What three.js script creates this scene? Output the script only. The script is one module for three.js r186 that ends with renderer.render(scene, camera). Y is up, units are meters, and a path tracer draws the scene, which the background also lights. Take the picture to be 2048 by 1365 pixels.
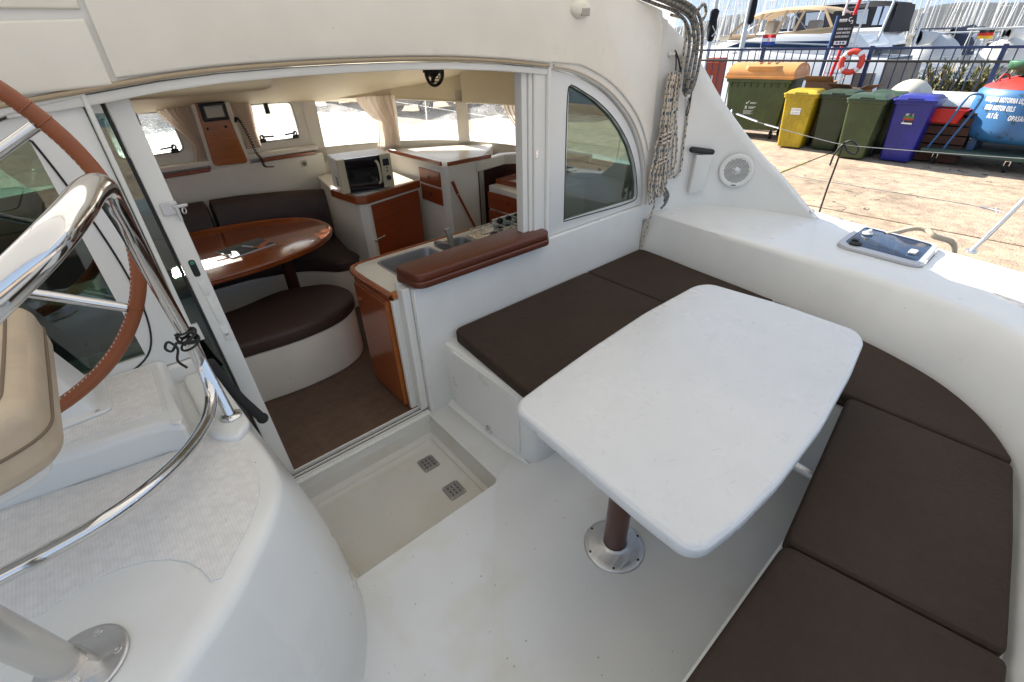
import * as THREE from 'three';
import { RoundedBoxGeometry } from 'three/addons/geometries/RoundedBoxGeometry.js';
import { mergeGeometries, mergeVertices, toCreasedNormals } from 'three/addons/utils/BufferGeometryUtils.js';

// ---------------------------------------------------------------- camera, sky, sun, exposure
// x = starboard, y = up, -z = towards the bow; y = 0 is the cockpit floor
const scene = new THREE.Scene();
const camera = new THREE.PerspectiveCamera(72.17, 1024 / 682, 0.05, 4000);
camera.position.set(0, 1.8, 0);
camera.up.set(0.36937, 0.84281, -0.39145);
camera.lookAt(0.54201, 1.8 - 0.53756, -0.64595);

const SUN_DIR = new THREE.Vector3(0.06, 1.0, -1.66).normalize();
{ // clear winter sky: pale at the horizon, blue overhead, brighter round the sun
  const W = 512, H = 256, d = new Float32Array(W * H * 4), v = new THREE.Vector3();
  for (let j = 0; j < H; j++) for (let i = 0; i < W; i++) {
    const el = ((j + 0.5) / H - 0.5) * Math.PI, az = ((i + 0.5) / W - 0.5) * 2 * Math.PI;
    v.set(Math.cos(el) * Math.cos(az), Math.sin(el), Math.cos(el) * Math.sin(az));
    const up = Math.max(0, Math.sin(el)), t = Math.pow(1 - up, 3.2);
    const c = Math.max(0, v.dot(SUN_DIR)), glow = 0.55 * Math.pow(c, 6) + 0.9 * Math.pow(c, 60);
    const K = 0.41, o = (j * W + i) * 4;
    d[o] = K * (0.41 + 0.10 * t + glow * 1.0);
    d[o + 1] = K * (0.52 + 0.13 * t + glow * 0.95);
    d[o + 2] = K * (0.72 + 0.13 * t + glow * 0.86);
    d[o + 3] = 1;
  }
  const sky = new THREE.DataTexture(d, W, H, THREE.RGBAFormat, THREE.FloatType);
  sky.mapping = THREE.EquirectangularReflectionMapping; sky.magFilter = sky.minFilter = THREE.LinearFilter;
  sky.wrapS = THREE.RepeatWrapping; sky.needsUpdate = true;
  scene.background = sky; scene.environment = sky;
}
const sun = new THREE.DirectionalLight(new THREE.Color(1.0, 0.93, 0.83), 4.6);
sun.position.copy(SUN_DIR).multiplyScalar(40); sun.target.position.set(0, 0, 0);
sun.castShadow = true; sun.shadow.mapSize.set(4096, 4096);
Object.assign(sun.shadow.camera, { left: -22, right: 22, top: 22, bottom: -22, near: 1, far: 120 });
scene.add(sun, sun.target);
const renderer = new THREE.WebGLRenderer({ antialias: true });
renderer.setSize(1024, 682);
renderer.shadowMap.enabled = true;
renderer.toneMapping = THREE.LinearToneMapping;
renderer.toneMappingExposure = 3.4;

// ---------------------------------------------------------------- helpers
let seed = 12345;
const rnd = () => { seed = (seed * 1664525 + 1013904223) >>> 0; return seed / 4294967296; };
const rr = (a, b) => a + (b - a) * rnd();
const V = (x, y, z) => new THREE.Vector3(x, y, z);
const taken = new Map();
function numbered(n) { const k = taken.get(n) || 0; taken.set(n, k + 1); return k ? `${n}_${String(k).padStart(3, '0')}` : n; }
function shade(m) { m.castShadow = true; m.receiveShadow = true; return m; }
// metres as texture coordinates, each face projected along its main axis
function uvm(g, s = 1) {
  g = g.index ? g.toNonIndexed() : g;
  const p = g.attributes.position, n = p.count, uv = new Float32Array(n * 2), a = V(), b = V(), c = V(), e = V();
  for (let i = 0; i < n; i += 3) {
    a.fromBufferAttribute(p, i); b.fromBufferAttribute(p, i + 1); c.fromBufferAttribute(p, i + 2);
    e.copy(b).sub(a).cross(c.clone().sub(a));
    const x = Math.abs(e.x), y = Math.abs(e.y), z = Math.abs(e.z);
    [a, b, c].forEach((q, k) => {
      const o = (i + k) * 2;
      if (y >= x && y >= z) { uv[o] = q.x * s; uv[o + 1] = q.z * s; }
      else if (x >= z) { uv[o] = q.z * s; uv[o + 1] = q.y * s; }
      else { uv[o] = q.x * s; uv[o + 1] = q.y * s; }
    });
  }
  g.setAttribute('uv', new THREE.BufferAttribute(uv, 2)); return g;
}
function obj(name, geo, mat, parent, keepUV = false) {
  const list = Array.isArray(geo) ? geo : [geo];
  let g;
  if (keepUV && list.length === 1) g = list[0];
  else {
    const parts = list.map(q => { let r = keepUV ? (q.index ? q.toNonIndexed() : q) : uvm(q); for (const k of Object.keys(r.attributes)) if (!['position', 'normal', 'uv'].includes(k)) r.deleteAttribute(k); return r; });
    g = parts.length > 1 ? mergeGeometries(parts) : parts[0];
  }
  const m = shade(new THREE.Mesh(g, mat)); m.name = parent ? name : numbered(name);
  (parent || scene).add(m); return m;
}
function tag(o, label, category, group) { o.userData = { ...o.userData, label, category }; if (group) o.userData.group = group; return o; }
function structure(o) { o.userData.kind = 'structure'; return o; }
function thing(name, label, category, pos = [0, 0, 0], turn = 0, group) {
  const g = new THREE.Group(); g.name = numbered(name); g.position.set(...pos); g.rotation.y = turn; scene.add(g);
  return tag(g, label, category, group);
}
function part(name, parent, pos = [0, 0, 0], ry = 0) { const g = new THREE.Group(); g.name = name; g.position.set(...pos); g.rotation.y = ry; parent.add(g); return g; }
function copy(o, pos, turn, label) { const c = o.clone(); c.name = numbered(o.name.replace(/_\d{3}$/, '')); c.userData = { ...o.userData }; c.position.set(...pos); if (turn !== undefined) c.rotation.y = turn; if (label) c.userData.label = label; scene.add(c); return c; }
// geometry makers
function rbox(w, h, d, r = 0.005, x = 0, y = 0, z = 0, seg = 2) { r = Math.min(r, w / 2.01, h / 2.01, d / 2.01); const g = new RoundedBoxGeometry(w, h, d, seg, r); g.translate(x, y, z); return g; }
function box(x0, x1, y0, y1, z0, z1, r = 0.004) { return rbox(Math.abs(x1 - x0), Math.abs(y1 - y0), Math.abs(z1 - z0), r, (x0 + x1) / 2, (y0 + y1) / 2, (z0 + z1) / 2); }
function cyl(r0, r1, h, x, y, z, seg = 20) { const g = new THREE.CylinderGeometry(r1, r0, h, seg); g.translate(x, y + h / 2, z); return g; }
function smoothPts(pts, n, closed = false) { const c = new THREE.CatmullRomCurve3(pts.map(p => V(p[0], p[1], p[2] ?? 0)), closed, 'centripetal'); return c.getSpacedPoints(n); }
function shapeOf(pts, holes = [], flipY = 1) {
  const s = new THREE.Shape(pts.map(p => new THREE.Vector2(p[0], p[1] * flipY)));
  for (const h of holes) s.holes.push(new THREE.Path(h.map(p => new THREE.Vector2(p[0], p[1] * flipY))));
  return s;
}
function roundPoly(pts, r, seg = 5) { // rounds the corners of a closed outline
  const out = [], n = pts.length;
  for (let i = 0; i < n; i++) {
    const p = pts[i], a = pts[(i + n - 1) % n], b = pts[(i + 1) % n], rad = Array.isArray(r) ? r[i] : r;
    const da = [a[0] - p[0], a[1] - p[1]], db = [b[0] - p[0], b[1] - p[1]], la = Math.hypot(...da), lb = Math.hypot(...db);
    const k = Math.min(rad, la * 0.49, lb * 0.49);
    if (k < 1e-4) { out.push(p); continue; }
    const A = [p[0] + da[0] / la * k, p[1] + da[1] / la * k], B = [p[0] + db[0] / lb * k, p[1] + db[1] / lb * k];
    for (let j = 0; j <= seg; j++) { const t = j / seg, u = 1 - t; out.push([u * u * A[0] + 2 * u * t * p[0] + t * t * B[0], u * u * A[1] + 2 * u * t * p[1] + t * t * B[1]]); }
  }
  return out;
}
// outline in plan (x, z) raised from y0 to y1
function prism(pts, y0, y1, b = 0.006, holes = [], seg = 3) {
  b = Math.min(b, (y1 - y0) / 2.02);
  const g = new THREE.ExtrudeGeometry(shapeOf(pts, holes, -1), { depth: y1 - y0 - 2 * b, bevelEnabled: b > 0, bevelThickness: b, bevelSize: b, bevelOffset: -b, bevelSegments: seg, curveSegments: 8 });
  g.rotateX(-Math.PI / 2); g.translate(0, y0 + b, 0); return toCreasedNormals(g, 0.7);
}
// outline in elevation (x, y) with thickness from z0 to z1
function plate(pts, z0, z1, b = 0.003, holes = [], seg = 2) {
  b = Math.min(b, (z1 - z0) / 2.02);
  const g = new THREE.ExtrudeGeometry(shapeOf(pts, holes), { depth: z1 - z0 - 2 * b, bevelEnabled: b > 0, bevelThickness: b, bevelSize: b, bevelOffset: -b, bevelSegments: seg, curveSegments: 8 });
  g.translate(0, 0, z0 + b); return toCreasedNormals(g, 0.7);
}
function tube(pts, r, seg = 0, rad = 12, closed = false, tension = 'centripetal') {
  const c = pts.length === 2 ? new THREE.LineCurve3(V(...pts[0]), V(...pts[1])) : new THREE.CatmullRomCurve3(pts.map(p => V(...p)), closed, tension);
  return new THREE.TubeGeometry(c, seg || (pts.length === 2 ? 1 : pts.length * 6), r, rad, closed);
}
function rod(a, b, r, rad = 10) { // capped straight bar
  const A = V(...a), B = V(...b), d = B.clone().sub(A), g = new THREE.CylinderGeometry(r, r, d.length(), rad);
  g.applyQuaternion(new THREE.Quaternion().setFromUnitVectors(V(0, 1, 0), d.clone().normalize())); g.translate((A.x + B.x) / 2, (A.y + B.y) / 2, (A.z + B.z) / 2); return g;
}
function bar(a, b, w, h) { // square bar between two points
  const A = V(...a), B = V(...b), d = B.clone().sub(A), g = new THREE.BoxGeometry(w, d.length(), h);
  g.applyQuaternion(new THREE.Quaternion().setFromUnitVectors(V(0, 1, 0), d.clone().normalize())); g.translate((A.x + B.x) / 2, (A.y + B.y) / 2, (A.z + B.z) / 2); return g;
}
function loft(rows, flip = false, creased = 0.9, skip = null) { // grid surface through rows of points
  const m = rows.length, n = rows[0].length, pos = [], idx = [];
  for (const r of rows) for (const p of r) pos.push(p[0], p[1], p[2]);
  for (let i = 0; i < m - 1; i++) for (let j = 0; j < n - 1; j++) {
    if (skip && skip(i, j)) continue;
    const a = i * n + j, b = a + 1, c = a + n, d = c + 1;
    if (flip) idx.push(a, c, b, b, c, d); else idx.push(a, b, c, b, d, c);
  }
  const g = new THREE.BufferGeometry(); g.setAttribute('position', new THREE.Float32BufferAttribute(pos, 3)); g.setIndex(idx);
  return creased ? toCreasedNormals(g, creased) : (g.computeVertexNormals(), g);
}
function resample(pts, n) { const c = new THREE.CatmullRomCurve3(pts.map(p => V(...p)), false, 'centripetal'); return c.getSpacedPoints(n - 1).map(p => [p.x, p.y, p.z]); }
function lathe(pts, seg = 32) { return new THREE.LatheGeometry(pts.map(p => new THREE.Vector2(p[0], p[1])), seg); }
function at(g, x, y, z, rx = 0, ry = 0, rz = 0) { g.rotateX(rx); g.rotateZ(rz); g.rotateY(ry); g.translate(x, y, z); return g; }

// ---------------------------------------------------------------- textures
function lattice(n, s) { let q = s; const r = () => { q = (q * 1664525 + 1013904223) >>> 0; return q / 4294967296; }; const a = new Float32Array(n * n); for (let i = 0; i < n * n; i++) a[i] = r(); return a; }
const lat = lattice(64, 77);
function vn(x, y, per) { const xi = Math.floor(x), yi = Math.floor(y), fx = x - xi, fy = y - yi, u = fx * fx * (3 - 2 * fx), w = fy * fy * (3 - 2 * fy), m = q => ((q % per) + per) % per, L = (i, j) => lat[(m(j) % 64) * 64 + (m(i) % 64)]; return (L(xi, yi) * (1 - u) + L(xi + 1, yi) * u) * (1 - w) + (L(xi, yi + 1) * (1 - u) + L(xi + 1, yi + 1) * u) * w; }
function fbm(u, v, f, o = 4) { let s = 0, a = 0.5, t = 0; for (let k = 0; k < o; k++) { s += a * vn(u * f, v * f, f); t += a; a *= 0.5; f = Math.min(f * 2, 64); } return s / t; }
function dataTex(N, fn, metres, srgb = true) { // fn(u,v) -> [r,g,b] 0..1 ; tile size in metres
  const d = new Uint8Array(N * N * 4); let q = 9001; // dithered so that faint tones do not band
  for (let j = 0; j < N; j++) for (let i = 0; i < N; i++) { const c = fn((i + 0.5) / N, (j + 0.5) / N, i, j), o = (j * N + i) * 4; q = (q * 1664525 + 1013904223) >>> 0; const e = q / 4294967296; for (let k = 0; k < 3; k++) d[o + k] = Math.floor(Math.min(254.99, Math.max(0, 255 * c[k] + 1.6 * e - 0.3))); d[o + 3] = 255; }
  const t = new THREE.DataTexture(d, N, N); t.wrapS = t.wrapT = THREE.RepeatWrapping; t.magFilter = THREE.LinearFilter; t.minFilter = THREE.LinearMipmapLinearFilter; t.generateMipmaps = true;
  if (srgb) t.colorSpace = THREE.SRGBColorSpace; const m = Array.isArray(metres) ? metres : [metres, metres]; t.repeat.set(1 / m[0], 1 / m[1]); t.needsUpdate = true; return t;
}
const grey = x => [x, x, x];
function specks(N, count, rmin, rmax, s) { const a = new Float32Array(N * N); let q = s; const r = () => { q = (q * 1664525 + 1013904223) >>> 0; return q / 4294967296; };
  for (let k = 0; k < count; k++) { const x = r() * N, y = r() * N, rad = rmin + r() * (rmax - rmin), st = 0.4 + 0.6 * r(); for (let j = Math.floor(y - rad); j <= y + rad; j++) for (let i = Math.floor(x - rad); i <= x + rad; i++) if ((i - x) ** 2 + (j - y) ** 2 < rad * rad) { const o = (((j % N) + N) % N) * N + (((i % N) + N) % N); a[o] = Math.max(a[o], st); } }
  return a; }
const spF = specks(1024, 90, 0.6, 1.5, 5), spG = specks(512, 9, 0.6, 1.2, 9);
const tGel = dataTex(512, (u, v, i, j) => { const a = fbm(u, v, 4, 4), b = fbm(u + 0.3, v + 0.1, 16, 3), s = spG[j * 512 + i] * 0.35; const k = 0.955 + 0.045 * a - 0.02 * b - s; return [k, k * 0.998, k * 0.985]; }, 1.1);
const tGelR = dataTex(256, (u, v) => grey(0.55 + 0.45 * fbm(u, v, 6, 4)), 0.7, false);
const tFloor = dataTex(1024, (u, v, i, j) => { const a = fbm(u, v, 4, 5), b = fbm(u + 0.37, v + 0.61, 8, 5), st = Math.max(0, b - 0.56) * 1.1; const s = spF[j * 1024 + i] * 0.55; const k = 0.93 + 0.08 * (a - 0.5) - s; return [k - st * 0.10, k - st * 0.13, k - st * 0.24]; }, 1.7);
const tWave = dataTex(256, (u, v) => grey(fbm(u, v, 4, 3)), 0.9, false);
const tSkid = dataTex(128, (u, v) => { const a = (u * 8) % 1, b = (v * 8) % 1, d = Math.abs(a - 0.5) + Math.abs(b - 0.5); return grey(d < 0.36 ? 1 : Math.max(0, 1 - (d - 0.36) * 8)); }, 0.06, false);
const tSkidC = dataTex(256, (u, v) => { const a = (u * 16) % 1, b = (v * 16) % 1, d = Math.abs(a - 0.5) + Math.abs(b - 0.5), g = d < 0.36 ? 1 : 0.96, n = 0.95 + 0.1 * (fbm(u, v, 8, 4) - 0.5); return [g * n, g * n * 0.985, g * n * 0.965]; }, 0.12);
const tVinyl = dataTex(512, (u, v) => { const a = fbm(u, v, 4, 5), b = fbm(u + 0.2, v + 0.7, 32, 2); const k = 0.86 + 0.16 * a + 0.05 * b; return [k, k, k]; }, 0.8);
const tVinylB = dataTex(512, (u, v) => grey(0.55 * fbm(u, v, 6, 3) + 0.30 * fbm(u, v, 64, 1) + 0.15 * Math.abs(2 * fbm(u + 0.4, v, 16, 3) - 1)), 0.5, false);
function woodTex(c0, c1, metres, N = 512) { return dataTex(N, (u, v) => { const w = fbm(u, v, 4, 3) * 0.10, g = fbm((u * 1) % 1, (v * 1 + w) % 1, 2, 1), f = vn(u * 4, (v + w * 0.4) * 64, 64) * 0.5 + vn(u * 8 + 3, v * 64 + 9, 64) * 0.5, t = 0.45 * f + 0.35 * g + 0.2 * fbm(u, v, 8, 3); return [0, 1, 2].map(k => c0[k] + (c1[k] - c0[k]) * t); }, metres); }
const tCherry = woodTex([0.46, 0.20, 0.06], [0.72, 0.38, 0.15], [1.1, 0.35]);
const tTeakDark = woodTex([0.27, 0.115, 0.045], [0.47, 0.225, 0.095], [1.1, 0.3]);
const tPly = woodTex([0.58, 0.33, 0.13], [0.76, 0.47, 0.21], [1.3, 0.5]);
const tPlank = woodTex([0.31, 0.235, 0.185], [0.47, 0.38, 0.315], [0.25, 1.2]);
const tOldWood = woodTex([0.20, 0.13, 0.10], [0.42, 0.31, 0.25], [0.8, 0.2], 256);
const spQ = specks(1024, 5200, 0.6, 2.2, 21), spQ2 = specks(1024, 3000, 0.6, 1.8, 31);
const tQuay = dataTex(2048, (u, v, i, j) => { const a = fbm(u, v, 4, 6), b = fbm(u + 0.5, v + 0.2, 16, 4), c = fbm(u + 0.13, v + 0.77, 64, 1), cr = Math.abs(fbm(u + 0.9, v + 0.4, 5, 6) - 0.5), crack = cr < 0.0035 && fbm(u, v + 0.5, 6, 2) > 0.42 ? 0.34 : 0, st = Math.max(0, fbm(u + 0.21, v + 0.63, 6, 5) - 0.66) * 0.9, i2 = i >> 1, j2 = j >> 1; const k = 0.80 + 0.14 * (a - 0.5) + 0.15 * (b - 0.5) + 0.16 * (c - 0.5) - spQ[j2 * 1024 + i2] * 0.24 + spQ2[j2 * 1024 + i2] * 0.16 - crack - st; return [k, k * (0.885 + 0.03 * b), k * (0.76 + 0.06 * a)]; }, 5.3);
const tQuayB = dataTex(512, (u, v) => grey(0.5 * fbm(u, v, 16, 4) + 0.5 * fbm(u, v, 64, 1)), 0.9, false);
const tBrush = dataTex(256, (u, v) => grey(0.35 + 0.5 * vn(u * 3, v * 64, 64)), 0.15, false);
const tWeaveB = dataTex(128, (u, v) => grey(0.5 + 0.5 * Math.sin(u * 25.13) * Math.sin(v * 25.13)), 0.03, false);
const tScratch = dataTex(256, (u, v) => grey(0.25 + 0.6 * Math.pow(fbm(u, v, 8, 4), 2)), 0.4, false);
// scuffs and hairline crazing worn into the table top
const tTable = (() => { const N = 1024, a = new Float32Array(N * N); let q = 606; const r = () => { q = (q * 1664525 + 1013904223) >>> 0; return q / 4294967296; };
  for (let k = 0; k < 900; k++) { const cl = r() < 0.7; let x = cl ? N * (0.30 + 0.42 * r() * r()) : r() * N, y = cl ? N * (0.35 + 0.3 * r()) : r() * N, an = (cl ? 0.9 : 6.28 * r()) + (r() - 0.5) * 1.2; const L = 6 + 34 * r() * r(), s = 0.05 + 0.11 * r(); for (let i = 0; i < L; i++) { x += Math.cos(an); y += Math.sin(an); an += (r() - 0.5) * 0.25; const o = ((Math.floor(y) + N) % N) * N + ((Math.floor(x) + N) % N); a[o] = Math.max(a[o], s); } }
  return dataTex(N, (u, v, i, j) => { const n = fbm(u, v, 4, 5), d = fbm(u + 0.4, v + 0.3, 16, 3), k = 0.96 + 0.05 * (n - 0.5) - 0.02 * d - a[j * N + i]; return [k, k, k * 0.99]; }, 1.5); })();
// dust and dried spray on the forward windows: spots scatter the light, the rest is clear
const spD = specks(1024, 16000, 0.6, 2.1, 41);
const tSpray = dataTex(1024, (u, v, i, j) => { const s = spD[j * 1024 + i], n = fbm(u, v, 8, 5); return grey(Math.min(1, 0.30 + 0.55 * s + 0.4 * Math.max(0, n - 0.40))); }, 0.55, false);
// ---------------------------------------------------------------- materials
const C = (r, g, b) => new THREE.Color().setRGB(r, g, b);
const mat = (o) => new THREE.MeshStandardMaterial(o), phys = (o) => new THREE.MeshPhysicalMaterial(o);
const M = {
  gel: phys({ color: C(0.80, 0.80, 0.785), map: tGel, roughness: 0.42, roughnessMap: tGelR, clearcoat: 0.35, clearcoatRoughness: 0.18 }),
  gelWarm: phys({ color: C(0.83, 0.80, 0.73), map: tGel, roughness: 0.42, roughnessMap: tGelR, clearcoat: 0.3, clearcoatRoughness: 0.2 }),
  floor: phys({ color: C(0.78, 0.78, 0.755), map: tFloor, roughness: 0.5, roughnessMap: tGelR, clearcoat: 0.15, clearcoatRoughness: 0.3 }),
  well: phys({ color: C(0.72, 0.70, 0.63), map: tFloor, roughness: 0.5, roughnessMap: tGelR, clearcoat: 0.15, clearcoatRoughness: 0.3 }),
  skid: mat({ color: C(0.88, 0.88, 0.875), map: tSkidC, roughness: 0.7, bumpMap: tSkid, bumpScale: 0.0004 }),
  table: phys({ color: C(0.68, 0.69, 0.705), map: tTable, roughness: 0.38, roughnessMap: tGelR, clearcoat: 0.25, clearcoatRoughness: 0.25 }),
  paint: mat({ color: C(0.80, 0.80, 0.79), map: tGel, roughness: 0.35 }),
  alu: mat({ color: C(0.78, 0.775, 0.75), map: tGel, roughness: 0.4 }),
  brown: phys({ color: C(0.050, 0.034, 0.0245), map: tVinyl, roughness: 0.74, specularIntensity: 0.28, bumpMap: tVinylB, bumpScale: 0.004, clearcoat: 0 }),
  piping: mat({ color: C(0.032, 0.024, 0.019), roughness: 0.7 }),
  brownIn: phys({ color: C(0.060, 0.034, 0.027), map: tVinyl, roughness: 0.55, bumpMap: tVinylB, bumpScale: 0.0014 }),
  cherry: phys({ color: C(0.92, 0.86, 0.80), map: tCherry, roughness: 0.3, clearcoat: 0.6, clearcoatRoughness: 0.12 }),
  cherryGloss: phys({ color: C(1, 1, 1), map: tCherry, roughness: 0.22, clearcoat: 1, clearcoatRoughness: 0.10 }),
  teak: phys({ color: C(0.85, 0.80, 0.74), map: tTeakDark, roughness: 0.5, clearcoat: 0.22, clearcoatRoughness: 0.3 }),
  ply: phys({ color: C(0.95, 0.93, 0.9), map: tPly, roughness: 0.35, clearcoat: 0.4, clearcoatRoughness: 0.25 }),
  doorWood: phys({ color: C(0.95, 0.74, 0.64), map: tCherry, roughness: 0.45, clearcoat: 0.15 }),
  darkWood: mat({ color: C(0.35, 0.22, 0.2), map: tTeakDark, roughness: 0.5 }),
  soleFloor: mat({ color: C(1, 1, 1), map: tPlank, roughness: 0.55 }),
  liner: mat({ color: C(0.78, 0.68, 0.51), map: tGel, roughness: 0.75, bumpMap: tVinylB, bumpScale: 0.0006 }),
  cabin: phys({ color: C(0.84, 0.79, 0.715), map: tGel, roughness: 0.4, clearcoat: 0.3, clearcoatRoughness: 0.2 }),
  steel: mat({ color: C(0.70, 0.70, 0.70), metalness: 1, roughness: 0.09, roughnessMap: null }),
  steelWorn: mat({ color: C(0.72, 0.72, 0.72), metalness: 1, roughness: 0.55, roughnessMap: tScratch }),
  steelBrushed: mat({ color: C(0.62, 0.62, 0.62), metalness: 1, roughness: 0.75, roughnessMap: tBrush }),
  steelTube: mat({ color: C(0.55, 0.54, 0.52), metalness: 1, roughness: 0.22, roughnessMap: null }),
  wire: mat({ color: C(0.30, 0.30, 0.30), metalness: 0.6, roughness: 0.5 }),
  hatchAlu: mat({ color: C(0.50, 0.51, 0.53), metalness: 0.35, roughness: 0.42 }),
  sink: mat({ color: C(0.42, 0.42, 0.43), metalness: 1, roughness: 0.42 }),
  black: mat({ color: C(0.012, 0.012, 0.012), roughness: 0.5 }),
  rubber: mat({ color: C(0.02, 0.02, 0.021), roughness: 0.8 }),
  dark: mat({ color: C(0.008, 0.007, 0.006), roughness: 0.9 }),
  glass: phys({ color: C(0.40, 0.50, 0.45), transmission: 1, thickness: 0, roughness: 0.02, ior: 1.9 }),
  glassClear: phys({ color: C(0.9, 0.94, 0.93), transmission: 1, thickness: 0, roughness: 0.02, ior: 1.5 }),
  spray: phys({ color: C(0.95, 0.96, 0.96), transmission: 1, thickness: 0, roughness: 1, roughnessMap: tSpray, ior: 1.45 }),
  smoked: phys({ color: C(0.014, 0.032, 0.075), roughness: 0.08, ior: 1.33, specularIntensity: 0.7 }),  // blue of the reflected sky is put into the glass colour
  leather: phys({ color: C(0.27, 0.075, 0.022), roughness: 0.42, bumpMap: tVinylB, bumpScale: 0.001, map: tVinyl, clearcoat: 0.12, clearcoatRoughness: 0.3 }),
  stitch: mat({ color: C(0.6, 0.5, 0.4), roughness: 0.8 }),
  beige: phys({ color: C(0.52, 0.42, 0.30), roughness: 0.5, bumpMap: tVinylB, bumpScale: 0.0015, map: tVinyl, clearcoat: 0.06 }),
  beigeDark: mat({ color: C(0.16, 0.12, 0.08), roughness: 0.8 }),
  curtain: phys({ color: C(0.90, 0.79, 0.69), transmission: 0.5, thickness: 0, roughness: 1, side: THREE.DoubleSide }),
};
// ================================================================ the catamaran's own mouldings
const boat = thing('catamaran', 'white sailing catamaran with open cockpit, cabin bulkhead and side decks', 'catamaran');
const lerp = (a, b, t) => a + (b - a) * t, lerp3 = (a, b, t) => [lerp(a[0], b[0], t), lerp(a[1], b[1], t), lerp(a[2], b[2], t)];
const curveAt = (pts, n) => { const c = new THREE.CatmullRomCurve3(pts.map(p => V(p[0], 0, p[1])), false, 'centripetal'); return Array.from({ length: n }, (_, i) => { const q = c.getPoint(i / (n - 1)); return [q.x, q.z]; }); };

// cockpit floor with the sunken well in front of the door
const wellOut = roundPoly([[0.168, -1.905], [0.958, -1.905], [0.948, -1.236], [0.180, -1.236]], [0.02, 0.02, 0.05, 0.03], 6);
obj('cockpit_floor', prism([[-0.7, -1.93], [2.7, -1.93], [2.7, 0.7], [-0.7, 0.7]], -0.26, 0, 0.012, [wellOut], 4), M.floor, boat);
{
  const cx = 0.563, cz = -1.57, w = 0.79, d = 0.67;
  const ring = (y, ix, iz) => { const r = wellOut.map(p => [cx + (p[0] - cx) * (1 - 2 * ix / w), y, cz + (p[1] - cz) * (1 - 2 * iz / d)]); r.push(r[0].slice()); return r; };
  const rows = [ring(-0.012, -0.002, -0.002), ring(-0.10, 0.018, 0.018), ring(-0.118, 0.022, 0.024), ring(-0.128, 0.045, 0.055), ring(-0.140, 0.050, 0.062), ring(-0.149, 0.064, 0.078), ring(-0.151, 0.085, 0.10)];
  rows.push(rows[rows.length - 1].map(p => [lerp(p[0], cx, 0.5), -0.152, lerp(p[2], cz, 0.5)]), rows[0].map(() => [cx, -0.152, cz]));
  obj('well_tray', loft(rows, false, 0.5), M.well, boat);
}
// two square drain grilles let into the well
for (const z of [-1.708, -1.462]) {
  const g = part('drain_grille', boat, [0.803, -0.150, z], -0.02);
  const holes = []; for (let i = 0; i < 3; i++) for (let j = 0; j < 3; j++) { const x = -0.022 + i * 0.022, y = -0.024 + j * 0.024; holes.push([[x - 0.004, y - 0.009], [x + 0.004, y - 0.009], [x + 0.004, y + 0.009], [x - 0.004, y + 0.009]]); }
  obj('grille_plate', prism(roundPoly([[-0.046, -0.05], [0.046, -0.05], [0.046, 0.05], [-0.046, 0.05]], 0.012), 0, 0.005, 0.0012, holes), mat({ color: C(0.33, 0.32, 0.30), metalness: 0.85, roughness: 0.5 }), g);
  obj('sump', prism([[-0.036, -0.038], [0.036, -0.038], [0.036, 0.038], [-0.036, 0.038]], -0.006, 0.0008, 0), M.dark, g);
  for (const [x, z2] of [[-0.037, -0.041], [0.037, -0.041], [-0.037, 0.041], [0.037, 0.041]]) obj('screw', cyl(0.0042, 0.0036, 0.0016, x, 0.0048, z2, 10), M.steelBrushed, g);
}
// door sill with its running rails
obj('door_sill', box(0.10, 0.965, -0.10, 0.008, -2.00, -1.897, 0.008), M.alu, boat);
obj('sill_rail', [box(0.11, 0.962, 0.004, 0.020, -1.922, -1.914, 0.002), box(0.11, 0.962, 0.004, 0.020, -1.946, -1.938, 0.002), box(0.11, 0.962, 0.004, 0.026, -1.975, -1.966, 0.002)], M.alu, boat);
obj('sill_groove', [box(0.112, 0.960, 0.0, 0.0095, -1.937, -1.923, 0.001), box(0.112, 0.960, 0.0, 0.0095, -1.964, -1.948, 0.001)], M.rubber, boat);

// aft cabin bulkhead with the wide door and galley opening and two quarter-round window bays
const archRaw = [[1.908, 1.688], [2.05, 1.664], [2.199, 1.618], [2.35, 1.552], [2.477, 1.472], [2.61, 1.362], [2.721, 1.222], [2.80, 1.06], [2.845, 0.90], [2.850, 0.806], [1.908, 0.806]];
const archS = [...smoothPts(archRaw.slice(0, 10), 40).map(p => [p.x, p.y]), archRaw[10]];
const archP = archS.map(([x, y]) => [0.050 - (x - 1.908), y + 0.015]).reverse();
const lintel = [[0.064, 1.710], [0.25, 1.732], [0.42, 1.744], [0.64, 1.750], [0.86, 1.751], [1.10, 1.748], [1.30, 1.741], [1.60, 1.720], [1.885, 1.690]];
const topEdge = [[2.865, 1.888], [2.835, 1.893], [2.806, 1.905], [2.796, 1.932], [2.71, 1.952], [2.57, 1.976], [2.2, 2.03], [1.5, 2.08], [0.7, 2.10], [-0.3, 2.06], [-1.0, 1.95], [-1.45, 1.80]];
obj('bulkhead', plate([[-1.45, -0.05], [0.064, -0.05], ...lintel, [1.885, 0.795], [1.0, 0.795], [0.972, 0.775], [0.972, -0.10], [2.86, -0.10], ...topEdge], -1.985, -1.90, 0.006, [archS, archP], 3), M.gel, boat);
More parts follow.
